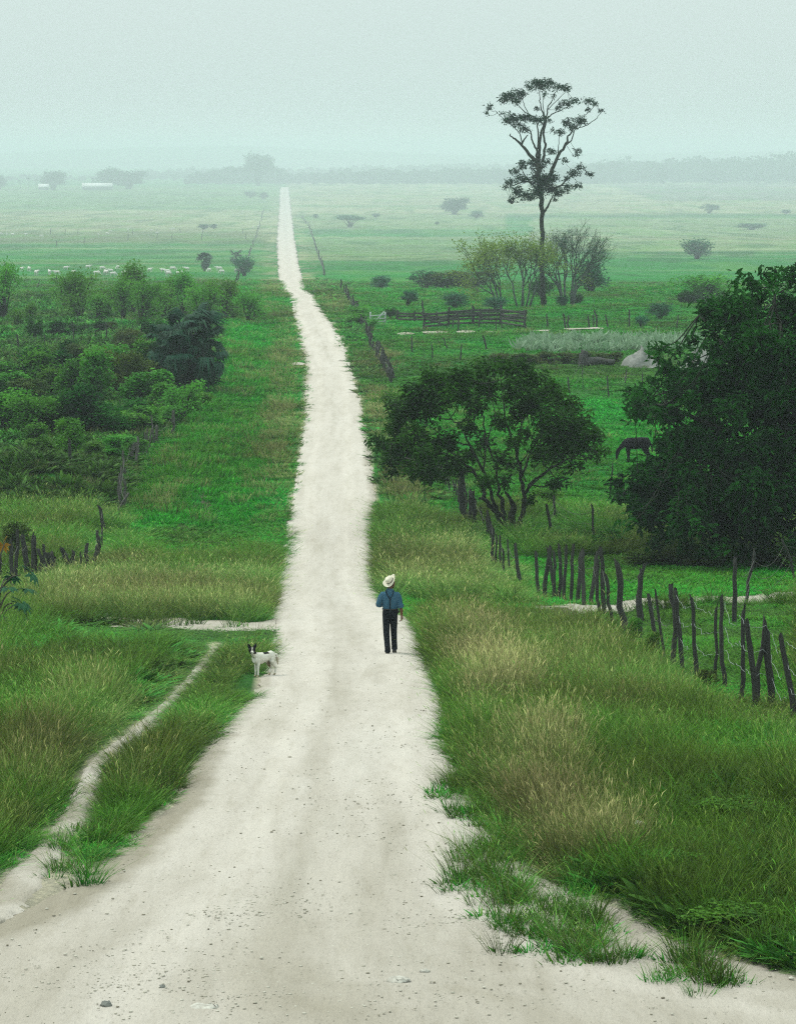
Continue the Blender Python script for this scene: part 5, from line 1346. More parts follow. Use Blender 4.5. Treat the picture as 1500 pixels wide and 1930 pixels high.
for k in range(9):                                                                                        # slack folds of cloth
    a = -2.6 + .26 * k; z0 = 1.02 + .05 * rs.rand()
    tube(s_, [(.168 * math.cos(a), .118 * math.sin(a), z0), (.178 * math.cos(a + .1), .124 * math.sin(a + .1), z0 + .09 + .05 * rs.rand()), (.16 * math.cos(a + .15), .118 * math.sin(a + .15), z0 + .2)], [.012, .014, .006], 6)
for sx in (-1, 1):                                                                                        # yoke pleats across the back
    tube(s_, [(sx * .055, -.122, 1.40), (sx * .022, -.136, 1.30), (sx * .012, -.134, 1.12), (sx * .01, -.128, 1.03)], [.016, .022, .018, .008], 6)
shirt = fused('shirt', s_, .009, M_SHIRT, man, 2)
t_ = MB()
tube(t_, [(0, 0, .78), (0, -.005, .86), (0, -.005, .95), (0, -.003, 1.025)], [(.150, .115), (.172, .128), (.168, .122), (.158, .112)], 20)
for h_, k_, a_ in ((LH, LK, LA), (RH, RK, RA)):
    h_, k_, a_ = np.array(h_), np.array(k_), np.array(a_)
    sx = np.sign(h_[0])
    tube(t_, [h_ + (0, 0, .04), h_ * .6 + k_ * .4, k_, k_ * .5 + a_ * .5 + (0, -.01, 0), a_ + (0, -.012, .06), a_ + (0, -.008, -.02)], [(.088, .108), (.083, .092), (.072, .078), (.066, .074), (.064, .076), (.068, .084)], 16)
    for q in range(4):
        zz = k_ * (1 - .1 * q) + a_ * .1 * q
        tube(t_, [zz + (-.07, -.05, .02), zz + (0, -.085, 0), zz + (.07, -.05, -.02)], [.006, .010, .006], 6)
    for q in range(3):
        zz = a_ + (0, 0, .03 + .045 * q)
        tube(t_, [zz + (-.06, -.05, .01), zz + (0, -.085, 0), zz + (.062, -.045, -.012)], [.006, .011, .006], 6)
fused('trousers', t_, .009, M_TROUS, man, 2)
mb = MB()
an = np.linspace(0, 2 * math.pi, 41)
tube(mb, [(.166 * math.cos(a), -.003 + .121 * math.sin(a), 1.005) for a in an], np.full(41, .014), 6, cap=False)
mb.build('belt', M_SHOE, man, True)
mb = MB(); ellipsoid(mb, (.175, -.03, .955), (.030, .045, .055), 12, 8); mb.build('belt_pouch', M_SHOE, man, True)
for a_, pitch in ((LA, 0), (RA, .25)):
    f_ = MB(); a_ = np.array(a_)
    tube(f_, [(0, -.06, .045), (0, -.02, .055), (0, .05, .045), (0, .12, .034), (0, .175, .026), (0, .195, .02)], [(.034, .045), (.039, .054), (.040, .044), (.046, .034), (.036, .026), (.014, .014)], 14)
    box(f_, (0, .06, .008), (.075, .25, .016)); tube(f_, [(0, -.02, .06), (0, -.01, .12)], [.042, .044], 12)
    sh = fused('shoe', f_, .008, M_SHOE, man, 2)
    base = Vector((a_[0], a_[1] - .005, float(H(gm.x + a_[0], gm.y + a_[1])) - gm.z))
    sh.location = base; sh.rotation_euler = (-.085 + pitch * .0, 0, -.08 if a_[0] > 0 else .10)
mb = MB()
ellipsoid(mb, hp(0, -.022, .012), (.079, .086, .098), 14, 10, hr); mb.build('hair', M_HAIR, man, True)
# hat: crown with a pinched top, broad brim turned up at the sides
def hat_mesh():
    mb = MB(); n = 32; an = np.arange(n) * 2 * math.pi / n
    prof = [(.168, .006), (.150, -.004), (.115, -.008), (.092, .0), (.088, .035), (.083, .075), (.070, .102), (.045, .108), (.0001, .098)]
    rings = []
    for i, (r_, z_) in enumerate(prof):
        zz = np.full(n, z_)
        if i < 3: zz = zz + (.048 if i == 0 else .026 if i == 1 else .006) * np.cos(an) ** 2 - .012 * np.sin(an) ** 2
        if i in (6, 7): zz = zz - .020 * np.exp(-(np.cos(an) / .45) ** 2) * (np.sin(an) > 0)
        rings.append(np.stack([r_ * np.cos(an) * .96, r_ * np.sin(an) * 1.08, zz], 1))
    under = [rr_ * np.array([.995, .995, 1]) - (0, 0, .006) for rr_ in rings[:4]][::-1]
    V = np.concatenate(under + rings); k = len(under) + len(rings)
    i = np.arange(k - 1)[:, None] * n; j = np.arange(n)[None, :]; j2 = (j + 1) % n
    mb.add(V, np.stack([i + j, i + j2, i + n + j2, i + n + j], -1).reshape(-1, 4))
    return mb
ht = hat_mesh().build('hat', M_HAT, man, True)
ht.location = (.003, -.02, 1.630)
ht.rotation_euler = Euler((math.radians(36), math.radians(-33), math.radians(-20)), 'XYZ'); ht.scale = (1.04, 1.04, 1.0)
mb = MB(); tube(mb, [(.0905 * math.cos(a) * .96, .0905 * math.sin(a) * 1.08, .016) for a in an], [(.011, .004)] * 41, 6, cap=False)
mb.build('hat_band', M_BAND, ht, True)

M_BRACE = cloth('dark_webbing', (.008, .018, .028), (.02, .035, .05), 20)
mb = MB()
for ln in ([(0, -.136, 1.01), (.0, -.152, 1.10), (.0, -.158, 1.20), (0, -.156, 1.245)], [(0, -.156, 1.24), (-.045, -.146, 1.32), (-.085, -.110, 1.395), (-.092, -.06, 1.425)], [(0, -.156, 1.24), (.045, -.146, 1.32), (.078, -.110, 1.395), (.085, -.06, 1.42)]):
    tube(mb, bend(ln, 3), [(.017, .008)] * (3 * (len(ln) - 1) + 1), 6)
br_ = mb.build('suspenders', M_BRACE, man, True); br_['label'] = 'dark Y-shaped braces over the blue shirt'
# dog
m_coat, t, o = mat('dog_coat')
a = N(t, 'ShaderNodeAttribute', attribute_name='tint'); co = N(t, 'ShaderNodeTexCoord')
n_ = noise(t, 60, 4, .6, co.outputs['Object']); n2_ = noise(t, 9, 4, .6, co.outputs['Object'])
w_ = ramp(t, [(.3, (.46, .44, .36)), (.7, (.72, .70, .62))]); t.links.new(n2_.outputs['Fac'], w_.inputs[0])
pr = ramp(t, [(0, (.006, .007, .009)), (.36, (.010, .010, .012)), (.44, (.24, .19, .12)), (.6, (.40, .35, .25)), (1, (1, 1, 1))]); t.links.new(a.outputs['Fac'], pr.inputs[0])
c = mixc(t, mth(t, 'SMOOTH_MIN', 1.0, mth(t, 'MULTIPLY', mth(t, 'MAXIMUM', mth(t, 'SUBTRACT', a.outputs['Fac'], .6), 0.0), 3.0), .05), pr.outputs[0], w_.outputs[0])
bsdf(t, o, c, .85, .15, n_.outputs['Fac'], .4, .01)
gd = G(501, 1275)
d_ = MB()
dog_f, dog_r = np.array([-.185, -.13, 0]), np.array([.135, .17, 0])
ax_ = (dog_r - dog_f); ax_ = ax_ / np.linalg.norm(ax_); sd_ = np.array([ax_[1], -ax_[0], 0]) * -1     # along the back, and across it
def dp(s, c_, z): return tuple(dog_f + ax_ * s + sd_ * c_ + np.array([0, 0, z]))
L_d = float(np.linalg.norm(dog_r - dog_f))
tube(d_, [dp(-.07, 0, .375), dp(.0, 0, .375), dp(.12, 0, .375), dp(.27, 0, .395), dp(.40, 0, .41), dp(.47, 0, .405)], [(.08, .065), (.125, .088), (.118, .088), (.090, .072), (.095, .080), (.06, .05)], 16)
tube(d_, [dp(.02, 0, .42), dp(-.07, 0, .475), dp(-.115, -.005, .535)], [(.075, .095), (.060, .072), (.055, .060)], 12)
hc = np.array(dp(-.125, -.01, .56)); fd_ = np.array([.10, -.98, -.10])                              # head looks at the lens
ellipsoid(d_, hc, (.076, .078, .066), 12, 9)
tube(d_, [hc + fd_ * .03 - (0, 0, .008), hc + fd_ * .085 - (0, 0, .018), hc + fd_ * .125 - (0, 0, .022)], [(.052, .046), (.036, .034), (.026, .026)], 10)
for sx in (-1, 1):
    e0 = hc + np.array([sx * .040, .01, .035])
    tube(d_, [e0 - (sx * .008, 0, .012), e0 + (sx * .018, .004, .042), e0 + (sx * .032, .0, .080), e0 + (sx * .040, -.003, .104)], [(.036, .018), (.036, .013), (.024, .010), (.008, .005)], 10)
for c_, s0 in ((-.052, .0), (.052, .02)):
    tube(d_, [dp(s0 + .02, c_, .36), dp(s0 + .005, c_, .22), dp(s0, c_, .12), dp(s0, c_, .03)], [(.044, .05), (.028, .03), (.021, .022), (.020, .021)], 10)
    ellipsoid(d_, dp(s0 - .015, c_, .018), (.026, .032, .018), 8, 6)
for c_, s0 in ((-.055, .40), (.05, .36)):
    tube(d_, [dp(s0 + .01, c_ * .8, .40), dp(s0 - .035, c_, .30), dp(s0 + .01, c_, .22), dp(s0 + .075, c_, .155), dp(s0 + .055, c_, .08), dp(s0 + .045, c_, .03)], [(.062, .075), (.056, .060), (.038, .040), (.024, .024), (.020, .021), (.020, .021)], 10)
    ellipsoid(d_, dp(s0 + .025, c_, .018), (.026, .032, .018), 8, 6)
tube(d_, [dp(.46, 0, .43), dp(.53, 0, .41), dp(.565, 0, .32), dp(.575, 0, .20)], [.026, .028, .032, .010], 10)
def dog_paint(V):
    t_ = np.ones(len(V)) * .9
    r = V - hc
    headm = (np.linalg.norm(r / np.array([.14, .115, .092]), axis=1) < 1) | ((V[:, 2] > hc[2] + .03) & (np.linalg.norm(r[:, :2], axis=1) < .14))
    t_[headm & (V[:, 2] > hc[2] - .07)] = .15
    blaze = (np.abs(r[:, 0] - .004) < .007) & (r[:, 1] < .0) & (r[:, 2] < .062) & (r[:, 2] > -.01); t_[blaze] = .95
    muz = (r[:, 1] < -.075) & (r[:, 2] < .0) & (np.abs(r[:, 0] - .008) < .026); t_[muz] = .9
    nose = (r[:, 1] < -.125) & (np.abs(r[:, 0] - .012) < .020); t_[nose] = .05
    s = (V - dog_f) @ ax_; c_ = (V - dog_f) @ sd_
    t_[(s > .16) & (s < .30) & (V[:, 2] > .455) ] = .15
    t_[(V[:, 2] < .05)] = .50
    t_[(s > .49) & (V[:, 2] < .36)] = .62
    t_[(s > .30) & (s < .40) & (np.abs(c_) < .05) & (V[:, 2] < .31) & (V[:, 2] > .15)] = .42
    return t_
dog = tag(fused('dog', d_, .0075, m_coat, None, 2, dog_paint) and bpy.data.objects.new('dog', bpy.data.meshes['dog']), 'white dog with a black face and pricked ears standing at the roadside', 'dog')
COL.objects.link(dog); dog.location = gd
mb = MB()
for sx in (-1, 1): ellipsoid(mb, hc + np.array([sx * .026 + .004, -.062, .012]), (.008, .006, .008), 8, 6)
mb.build('eyes', M_SHOE, dog, True)

def tubeq(mb, pts, rad, n=6):
    r = np.asarray(rad, float)
    tube(mb, pts, r[:, ::-1] if r.ndim == 2 else r, n)
# horse grazing
M_HORSE = simple_mat('dark_horse', (.004, .004, .005), (.012, .011, .012), 3, .8, .08)
b = MB()
tubeq(b, [(-.52, 0, 1.02), (-.36, 0, 1.04), (0, 0, 1.03), (.42, 0, 1.06), (.70, 0, 1.06), (.82, 0, 1.00)], [(.15, .20), (.23, .31), (.27, .32), (.26, .31), (.25, .29), (.12, .16)], 16)
tubeq(b, [(-.40, 0, 1.12), (-.60, 0, .98), (-.78, 0, .80), (-.90, 0, .68)], [(.12, .22), (.09, .165), (.07, .12), (.06, .09)], 12)
tubeq(b, [(-.86, 0, .76), (-.93, 0, .62), (-.98, 0, .40), (-1.00, 0, .24), (-1.00, 0, .17)], [(.07, .10), (.085, .125), (.062, .085), (.05, .065), (.04, .05)], 12)
for sx in (-1, 1): tubeq(b, [(-.86, sx * .05, .78), (-.83, sx * .075, .93)], [.035, .010], 6)
for sx in (-1, 1):
    f_ = -.34 + sx * .07
    tubeq(b, [(f_, sx * .14, .95), (f_ - .02, sx * .14, .62), (f_, sx * .14, .44), (f_ - .01, sx * .14, .20), (f_ - .02, sx * .14, .0)], [(.11, .14), (.07, .085), (.05, .055), (.036, .04), (.055, .06)], 10)
    h_ = .66 + sx * .09
    tubeq(b, [(h_, sx * .15, 1.0), (h_ - .08, sx * .15, .72), (h_ + .02, sx * .15, .52), (h_ + .10, sx * .15, .42), (h_ + .06, sx * .15, .20), (h_ + .04, sx * .15, .0)], [(.16, .19), (.12, .14), (.07, .085), (.05, .055), (.036, .04), (.055, .06)], 10)
tubeq(b, [(.84, 0, 1.08), (.95, 0, .9), (.98, 0, .55)], [.04, .07, .03], 8)
tubeq(b, [(-.34, 0, 1.33), (-.56, 0, 1.16), (-.80, 0, .90)], [(.02, .05), (.025, .06), (.02, .04)], 6)
hm = fused('horse', b, .025, M_HORSE, None, 3)
hs_ = link('horse', hm); hs_.location = G(1196, 872); hs_.rotation_euler = (0, 0, .15); hs_.scale = (.84,) * 3
tag(hs_, 'dark horse grazing with its head down beside the big tree', 'horse')

# white cattle
m_cow, t, o = mat('white_cattle')
co = N(t, 'ShaderNodeTexCoord'); n_ = noise(t, 2, 4, .6, co.outputs['Object']); oi = N(t, 'ShaderNodeObjectInfo')
r = ramp(t, [(.3, (.50, .48, .43)), (.7, (.76, .74, .69))]); t.links.new(n_.outputs['Fac'], r.inputs[0]); bsdf(t, o, r.outputs[0], .9, .1)
def cow_mesh(graze):
    b = MB()
    tubeq(b, [(-.85, 0, .98), (-.6, 0, .98), (0, 0, .95), (.5, 0, 1.0), (.78, 0, 1.0)], [(.16, .22), (.27, .36), (.33, .38), (.28, .35), (.14, .2)], 12)
    ellipsoid(b, (-.55, 0, 1.34), (.24, .13, .16), 10, 7)                                            # hump
    hz, hx_ = (.30, -1.30) if graze else (1.25, -1.35)
    tubeq(b, [(-.75, 0, 1.08), (-1.05, 0, .75 if graze else 1.2), (hx_, 0, hz + .12)], [(.16, .22), (.13, .17), (.11, .12)], 10)
    tubeq(b, [(hx_ + .05, 0, hz + .18), (hx_ - .08, 0, hz), (hx_ - .14, 0, hz - .16)], [(.12, .13), (.10, .11), (.07, .08)], 10)
    for sx in (-1, 1):
        tubeq(b, [(hx_ + .05, sx * .10, hz + .2), (hx_ + .08, sx * .27, hz + .12)], [.05, .02], 6)
        tubeq(b, [(hx_ + .02, sx * .07, hz + .26), (hx_, sx * .17, hz + .42)], [.035, .01], 6)
        for x_ in (-.58, .60):
            tubeq(b, [(x_, sx * .18, .85), (x_, sx * .18, .45), (x_, sx * .18, 0)], [.14, .075, .065], 8)
    tubeq(b, [(.82, 0, 1.15), (.95, 0, .9), (.95, 0, .4)], [.045, .03, .045], 6)
    return fused('cow', b, .045, m_cow, None, 2)
COWS = [cow_mesh(True), cow_mesh(False)]
cows = [(x / 3, 260 + y / 3) for x, y in [(50, 795), (122, 752), (165, 754), (205, 783), (280, 776), (323, 778), (372, 748), (413, 770), (497, 746), (545, 783), (577, 750), (600, 778), (625, 765), (638, 783), (667, 745), (705, 773), (775, 776), (792, 782), (847, 760), (922, 764), (945, 770), (975, 757), (952, 781), (1013, 780), (1056, 758), (1183, 760), (1240, 753), (1256, 768), (1340, 766), (1370, 760)]]
cows2 = [(x / 3, 260 + y / 3) for x, y in [(8, 548), (40, 548), (72, 552), (147, 552), (235, 560), (557, 553), (605, 546), (625, 533), (725, 526), (855, 526), (890, 540), (902, 506), (968, 524), (985, 518), (1138, 500), (1430, 512), (1460, 506)]]
for lst, row, sc_ in ((cows, 'nearer herd behind the left thicket', .85), (cows2, 'farther herd on the pale hay field', 1.25)):
    for i, (px, py) in enumerate(sorted(lst)):
        o = bpy.data.objects.new('cow', COWS[0 if R.rand() < .65 else 1]); COL.objects.link(o)
        o.location = G(px, py); o.rotation_euler = (0, 0, R.choice([0, 3.14, 1.2, -1.2, .5, 2.6]) + R.normal() * .3); o.scale = (sc_ * (.85 + .3 * R.rand()),) * 3
        tag(o, 'white cow, %s from the left in the %s' % (nth(i), row), 'cow', 'white cattle, ' + row)

for v_ in SH.values():
    for p_ in v_: drop(p_)
# ---------------------------------------------------------------- grass: tufts set out one by one on the ground
def tuft_mesh(name, seed, blades, length, width, spread, lean, curl, seg=2, heads=0.0, broad=False):
    rs = np.random.RandomState(seed)
    mb = MB()
    n = blades
    a = rs.rand(n) * 2 * math.pi; r = spread * np.sqrt(rs.rand(n))
    base = np.stack([r * np.cos(a), r * np.sin(a), np.full(n, -.03)], 1)
    out = a + rs.normal(size=n) * .7
    ln = length * (.45 + .65 * rs.rand(n))
    le = lean * (.3 + rs.rand(n)) * (.4 + r / spread)
    d0 = unit(np.stack([np.cos(out) * le, np.sin(out) * le, np.ones(n)], 1))
    cu = curl * (.3 + rs.rand(n))
    side = unit(np.cross(d0, np.array([0, 0, 1.]) + rs.normal(size=(n, 3)) * .5))
    w = width * (.6 + .8 * rs.rand(n)) * np.where(rs.rand(n) < .14, 2.3, 1)
    pts = []
    for k in range(seg + 1):
        s_ = k / seg
        p = base + d0 * (ln * s_)[:, None] + np.stack([np.cos(out) * cu * ln * s_ ** 2, np.sin(out) * cu * ln * s_ ** 2, -.45 * cu * ln * s_ ** 2], 1)
        ww = (w * (1 - .85 * s_ ** 1.5))[:, None]
        if broad: ww = (w * (.25 + math.sin(min(s_, .98) * math.pi) * 1.0))[:, None]
        pts += [p - side * ww, p + side * ww]
    V = np.stack(pts, 1)           # n, 2(seg+1), 3
    nv = 2 * (seg + 1)
    t_ = np.repeat(np.linspace(0, 1, seg + 1), 2)[None].repeat(n, 0) * (ln / ln.max())[:, None] ** .5
    f = []
    for k in range(seg):
        q = np.array([2 * k, 2 * k + 1, 2 * k + 3, 2 * k + 2])
        f.append((np.arange(n)[:, None] * nv + q[None]))
    mb.add(V.reshape(-1, 3), np.concatenate(f), t_.ravel())
    if heads > 0:
        hcount = int(n * heads)
        tip = V[:hcount, -2:].mean(1)
        dd = unit(V[:hcount, -1] - V[:hcount, -3] + np.array([0, 0, .02]))
        leaves(mb, tip + dd * .03, length * .15, .085, .2, -.6, np.ones(hcount), dd)
    me = mb.mesh(name)
    bv = np.repeat(rs.rand(n), nv)
    nx = len(me.vertices) - len(bv)
    a_ = me.attributes.new('blade', 'FLOAT', 'POINT'); a_.data.foreach_set('value', np.concatenate([bv, np.full(nx, .8)]))
    return me

def tuft_set(name, m, specs):
    c = bpy.data.collections.new(name)
    for i, sp in enumerate(specs):
        me = tuft_mesh('%s_tuft_%02d' % (name, i), 200 + i * 7 + len(name), **sp)
        me.materials.append(m)
        o = bpy.data.objects.new('%s_tuft_%02d' % (name, i), me); c.objects.link(o)
    return c, len(specs)

def scatter(name, label, coll, cnt, X, Y, scl, dry, var, tilt=.1, lift=0.0, kind_label='grass'):
    n = len(X)
    Z = H(X, Y) + lift
    me = bpy.data.meshes.new(name)
    me.vertices.add(n); me.vertices.foreach_set('co', np.stack([X, Y, Z], 1).ravel())
    def at(nm, typ, v, prop='value'):
        a = me.attributes.new(nm, typ, 'POINT'); a.data.foreach_set(prop, np.ascontiguousarray(v).ravel())
    at('rot', 'FLOAT_VECTOR', np.stack([R.normal(size=n) * tilt, R.normal(size=n) * tilt, R.rand(n) * 6.283], 1), 'vector')
    at('scl', 'FLOAT_VECTOR', scl, 'vector')
    at('idx', 'INT', R.randint(0, cnt, n).astype(np.int32))
    at('dry', 'FLOAT', np.clip(dry, 0, 1)); at('var', 'FLOAT', np.clip(var, 0, 1))
    me.update()
    o = link(name, me)
    ng = bpy.data.node_groups.new(name + '_scatter', 'GeometryNodeTree')
    ng.interface.new_socket('Geometry', in_out='INPUT', socket_type='NodeSocketGeometry')
    ng.interface.new_socket('Geometry', in_out='OUTPUT', socket_type='NodeSocketGeometry')
    gi = ng.nodes.new('NodeGroupInput'); go = ng.nodes.new('NodeGroupOutput')
    ci = ng.nodes.new('GeometryNodeCollectionInfo'); ci.inputs['Collection'].default_value = coll
    ci.inputs['Separate Children'].default_value = True; ci.inputs['Reset Children'].default_value = True
    ip = ng.nodes.new('GeometryNodeInstanceOnPoints'); ip.inputs['Pick Instance'].default_value = True
    def na(nm, typ):
        q = ng.nodes.new('GeometryNodeInputNamedAttribute'); q.data_type = typ; q.inputs['Name'].default_value = nm; return q.outputs['Attribute']
    lk = ng.links.new
    lk(gi.outputs[0], ip.inputs['Points']); lk(ci.outputs[0], ip.inputs['Instance'])
    lk(na('idx', 'INT'), ip.inputs['Instance Index']); lk(na('rot', 'FLOAT_VECTOR'), ip.inputs['Rotation']); lk(na('scl', 'FLOAT_VECTOR'), ip.inputs['Scale'])
    lk(ip.outputs[0], go.inputs[0])
    md = o.modifiers.new('scatter', 'NODES'); md.node_group = ng
    return tag(o, label, kind_label, kind='stuff')

# colours (base, middle, tip, dry tip)
M_GRASS = grass_mat('green_blades', (.012, .078, .005), (.042, .155, .009), (.11, .25, .024), (.30, .34, .11))
M_STRAW = grass_mat('straw_blades', (.012, .080, .006), (.045, .135, .012), (.17, .22, .045), (.48, .43, .19))
M_SHORT = grass_mat('short_blades', (.008, .100, .004), (.026, .200, .009), (.065, .285, .018), (.18, .26, .05))
M_WEED = grass_mat('weed_leaves', (.008, .065, .006), (.018, .125, .010), (.05, .20, .022), (.14, .22, .04))
C_GRASS = tuft_set('grass', M_GRASS, [dict(blades=52, length=.32 + .09 * i, width=.0030, spread=.14, lean=.38, curl=.30, heads=.10) for i in range(5)])
C_STRAW = tuft_set('straw', M_STRAW, [dict(blades=44, length=.50 + .09 * i, width=.0030, spread=.15, lean=.28, curl=.18, heads=.25) for i in range(5)])
C_SHORT = tuft_set('short', M_SHORT, [dict(blades=36, length=.11 + .025 * i, width=.006, spread=.16, lean=.7, curl=.4) for i in range(4)])
C_WEED = tuft_set('weed', M_WEED, [dict(blades=44, length=.18 + .07 * i, width=.015, spread=.2, lean=.9, curl=.5, broad=True, seg=3) for i in range(4)])
C_CLUMP = tuft_set('clump', M_SHORT, [dict(blades=70, length=.16 + .04 * i, width=.013, spread=.6, lean=.45, curl=.35) for i in range(4)])
C_CLUMPD = tuft_set('dryclump', M_STRAW, [dict(blades=80, length=.36 + .06 * i, width=.010, spread=.5, lean=.3, curl=.2, heads=.4) for i in range(4)])
C_CLUMPW = tuft_set('weedclump', M_WEED, [dict(blades=80, length=.34 + .08 * i, width=.035, spread=.6, lean=.7, curl=.5, broad=True, seg=3) for i in range(4)])

# areas read off the photograph
STRAW_P = [([(60, 1100), (180, 1070), (260, 1060), (330, 1085), (480, 1085), (530, 1068), (520, 1145), (430, 1160), (300, 1165), (160, 1150), (70, 1130)], .55),
           ([(840, 1165), (880, 1160), (925, 1190), (960, 1240), (975, 1310), (930, 1330), (890, 1280), (850, 1215)], 1.0),
           ([(955, 1395), (1040, 1370), (1090, 1420), (1090, 1500), (1190, 1580), (1180, 1640), (1100, 1640), (1020, 1640), (985, 1560), (930, 1480)], .85),
           ([(705, 1030), (800, 1020), (890, 1010), (990, 1090), (985, 1118), (860, 1118), (760, 1108), (708, 1100)], .55),
           ([(960, 1170), (1080, 1160), (1140, 1215), (1130, 1260), (1020, 1250), (970, 1215)], .3),
           ([(1060, 1260), (1240, 1250), (1330, 1330), (1250, 1400), (1120, 1370), (1040, 1310)], .22),
           ([(0, 1400), (60, 1330), (130, 1270), (230, 1270), (260, 1310), (150, 1400), (100, 1460), (60, 1540), (0, 1580)], .4),
           ([(715, 900), (770, 880), (800, 960), (790, 1010), (715, 1000)], .15),
           ([(490, 760), (560, 730), (572, 800), (560, 900), (520, 900), (495, 830)], .25),
           ([(665, 735), (740, 740), (740, 790), (700, 800), (690, 780)], .8),
           ([(270, 940), (330, 910), (340, 980), (270, 1040), (200, 1070), (180, 1050)], .15),
           ([(500, 680), (560, 640), (572, 690), (560, 730), (500, 740)], .2), ([(700, 640), (735, 650), (760, 690), (735, 700), (700, 670)], .7)]
LUSH_P = [([(0, 1190), (160, 1180), (300, 1190), (410, 1215), (330, 1260), (260, 1330), (120, 1260), (0, 1340)], 1),
          ([(1110, 1420), (1240, 1380), (1500, 1400), (1500, 1860), (1340, 1830), (1230, 1760), (1210, 1640), (1160, 1540)], .75),
          ([(1010, 1640), (1180, 1640), (1200, 1760), (1060, 1740), (1000, 1690)], .4)]
SHORT_P = [[(735, 1118), (1010, 1120), (1160, 1118), (1520, 1090), (1520, 1128), (1280, 1140), (1020, 1156), (1000, 1175), (850, 1162), (775, 1170), (745, 1140)],
           [(960, 1050), (1520, 1050), (1520, 1130), (1020, 1150), (1000, 1120)], [(230, 880), (500, 640), (560, 700), (530, 1040), (300, 1060), (230, 1010)],
           [(1100, 1160), (1190, 1152), (1520, 1140), (1520, 1340), (1340, 1330), (1180, 1240)],
           [(180, 1160), (520, 1150), (520, 1175), (180, 1175)], [(60, 1130), (170, 1150), (170, 1180), (60, 1180)], [(120, 1184), (540, 1184), (470, 1240), (420, 1222), (130, 1225)]]
def zone(px, py, polys, a=7):
    wx, wy = warp(px, py, a)
    v = np.zeros(np.shape(px))
    for poly, k in polys: v = np.maximum(v, inpoly(wx, wy, poly) * k)
    return v
def sample(y0, y1, dens, margin=2.5):
    """random ground points between two distances, at least as wide as the view and a step to either side"""
    n = int(dens * ((y1 - y0) * (2 * margin) + .13 * (y1 ** 2 - y0 ** 2)))
    w0, w1 = .13 * y0 + margin, .13 * y1 + margin
    Y = y0 + (y1 - y0) * R.rand(int(n * 1.3) + 8)
    Y = Y[R.rand(len(Y)) < (.13 * Y + margin) / w1]
    X = (R.rand(len(Y)) * 2 - 1) * (.13 * Y + margin)
    return X, Y

def off_road(X, Y, m_in=0.0, m_out=0.35):
    """keeps points off bare ground, thinning towards its edge; returns keep mask and a 0..1 height factor near the edge"""
    px, py = pxy(X, Y); s = Y / F
    d = np.minimum(np.abs(px - roadL(py)), np.abs(px - roadR(py))) * s
    inside = (px > roadL(py)) & (px < roadR(py))
    d = np.where(inside, -d, d)
    fd = (footdist(px, py) - foot_half(py) * 1.05) * s - .05
    d = np.minimum(d, fd)
    rag = (fbm(X / .6, Y / (.7 + .02 * Y), 111, 3) - .5) * .7
    k = (d + rag > m_in)
    wx, wy = warp(px, py, 4)
    k &= ~((inpoly(wx, wy, SIDE_L) & (R.rand(len(X)) > .03 + .07 * (px < 330))) | inpoly(wx, wy, SIDE_R) | inpoly(wx, wy, MUD_R))
    bl = inpoly(wx, wy, BARE_L); k &= ~(bl & (R.rand(len(X)) > .06))
    return k, np.clip((d + rag * .6) / m_out, .22, 1), d

PX_ = np.array(POSTXY)
def by_posts(X, Y, front):
    """grass grazed and trodden down in front of the stakes"""
    f = np.ones(len(X))
    for a, b in PX_:
        f[(np.abs(X - a) < .8) & (Y < b + .3) & (Y > b - front)] = .42
    return f
acc = {k: [] for k in ('grass', 'straw', 'short', 'weed')}
for y0, y1, dens in ((27, 45, 54), (45, 70, 42), (70, 100, 29), (100, 135, 19)):
    X, Y = sample(y0, y1, dens)
    k, hf, d = off_road(X, Y)
    X, Y, hf, d = X[k], Y[k], hf[k], d[k]
    px, py = pxy(X, Y)
    k2 = ~((X > gd.x - .68) & (X < gd.x + .45) & (Y > gd.y - 4.5) & (Y < gd.y + .6)); X, Y, hf, d, px, py = X[k2], Y[k2], hf[k2], d[k2], px[k2], py[k2]
    hf = hf * np.where((footdist(px, py - .12 * F / Y) * Y / F < .8) & (py < 1420), .5, 1)
    hf = np.where(inpoly(px, py, [(110, 1184), (560, 1186), (520, 1228), (400, 1226), (110, 1226)]), hf * .2, hf)
    st = zone(px, py - .28 * F / Y, STRAW_P, 16); lu = zone(px, py, LUSH_P); sh = zone(px, py, [(p_, 1) for p_ in SHORT_P], 4)
    nz = fbm(X / 1.6, Y / 2.6, 121, 3); nv = fbm(X / 3.5, Y / 6, 125, 3)
    patch = sstep(.36, .52, fbm(X / .9, Y / 1.8, 129, 3))
    r = R.rand(len(X))
    kind = np.full(len(X), 'grass', dtype='<U6')
    kind[(r < .22 + .3 * (nz > .6))] = 'short'
    kind[(lu > 0) & (r < .62 * lu)] = 'weed'
    kind[(st > 0) & (r < np.where(st > .8, .72, .40) * st * patch + st * .06)] = 'straw'
    kind[(st == 0) & (sh == 0) & (lu == 0) & (r > .90) & (nz > .42)] = 'straw'
    kind[(sh > 0) & (st < .3)] = 'short'
    kind[(d < .22) & (r < .6) & (kind != 'straw')] = 'short'
    grow_ = (.7 + .75 * nz) * by_posts(X, Y, 6.0)
    for kk in acc:
        q = kind == kk
        wid = np.interp(Y[q], [30, 60, 135], [1.0, 1.25, 2.0])
        hh = hf[q] * grow_[q]
        acc[kk].append((X[q], Y[q], wid, hh, st[q] * .8 + .5 * (nz[q] - .45), nv[q], lu[q], sh[q]))
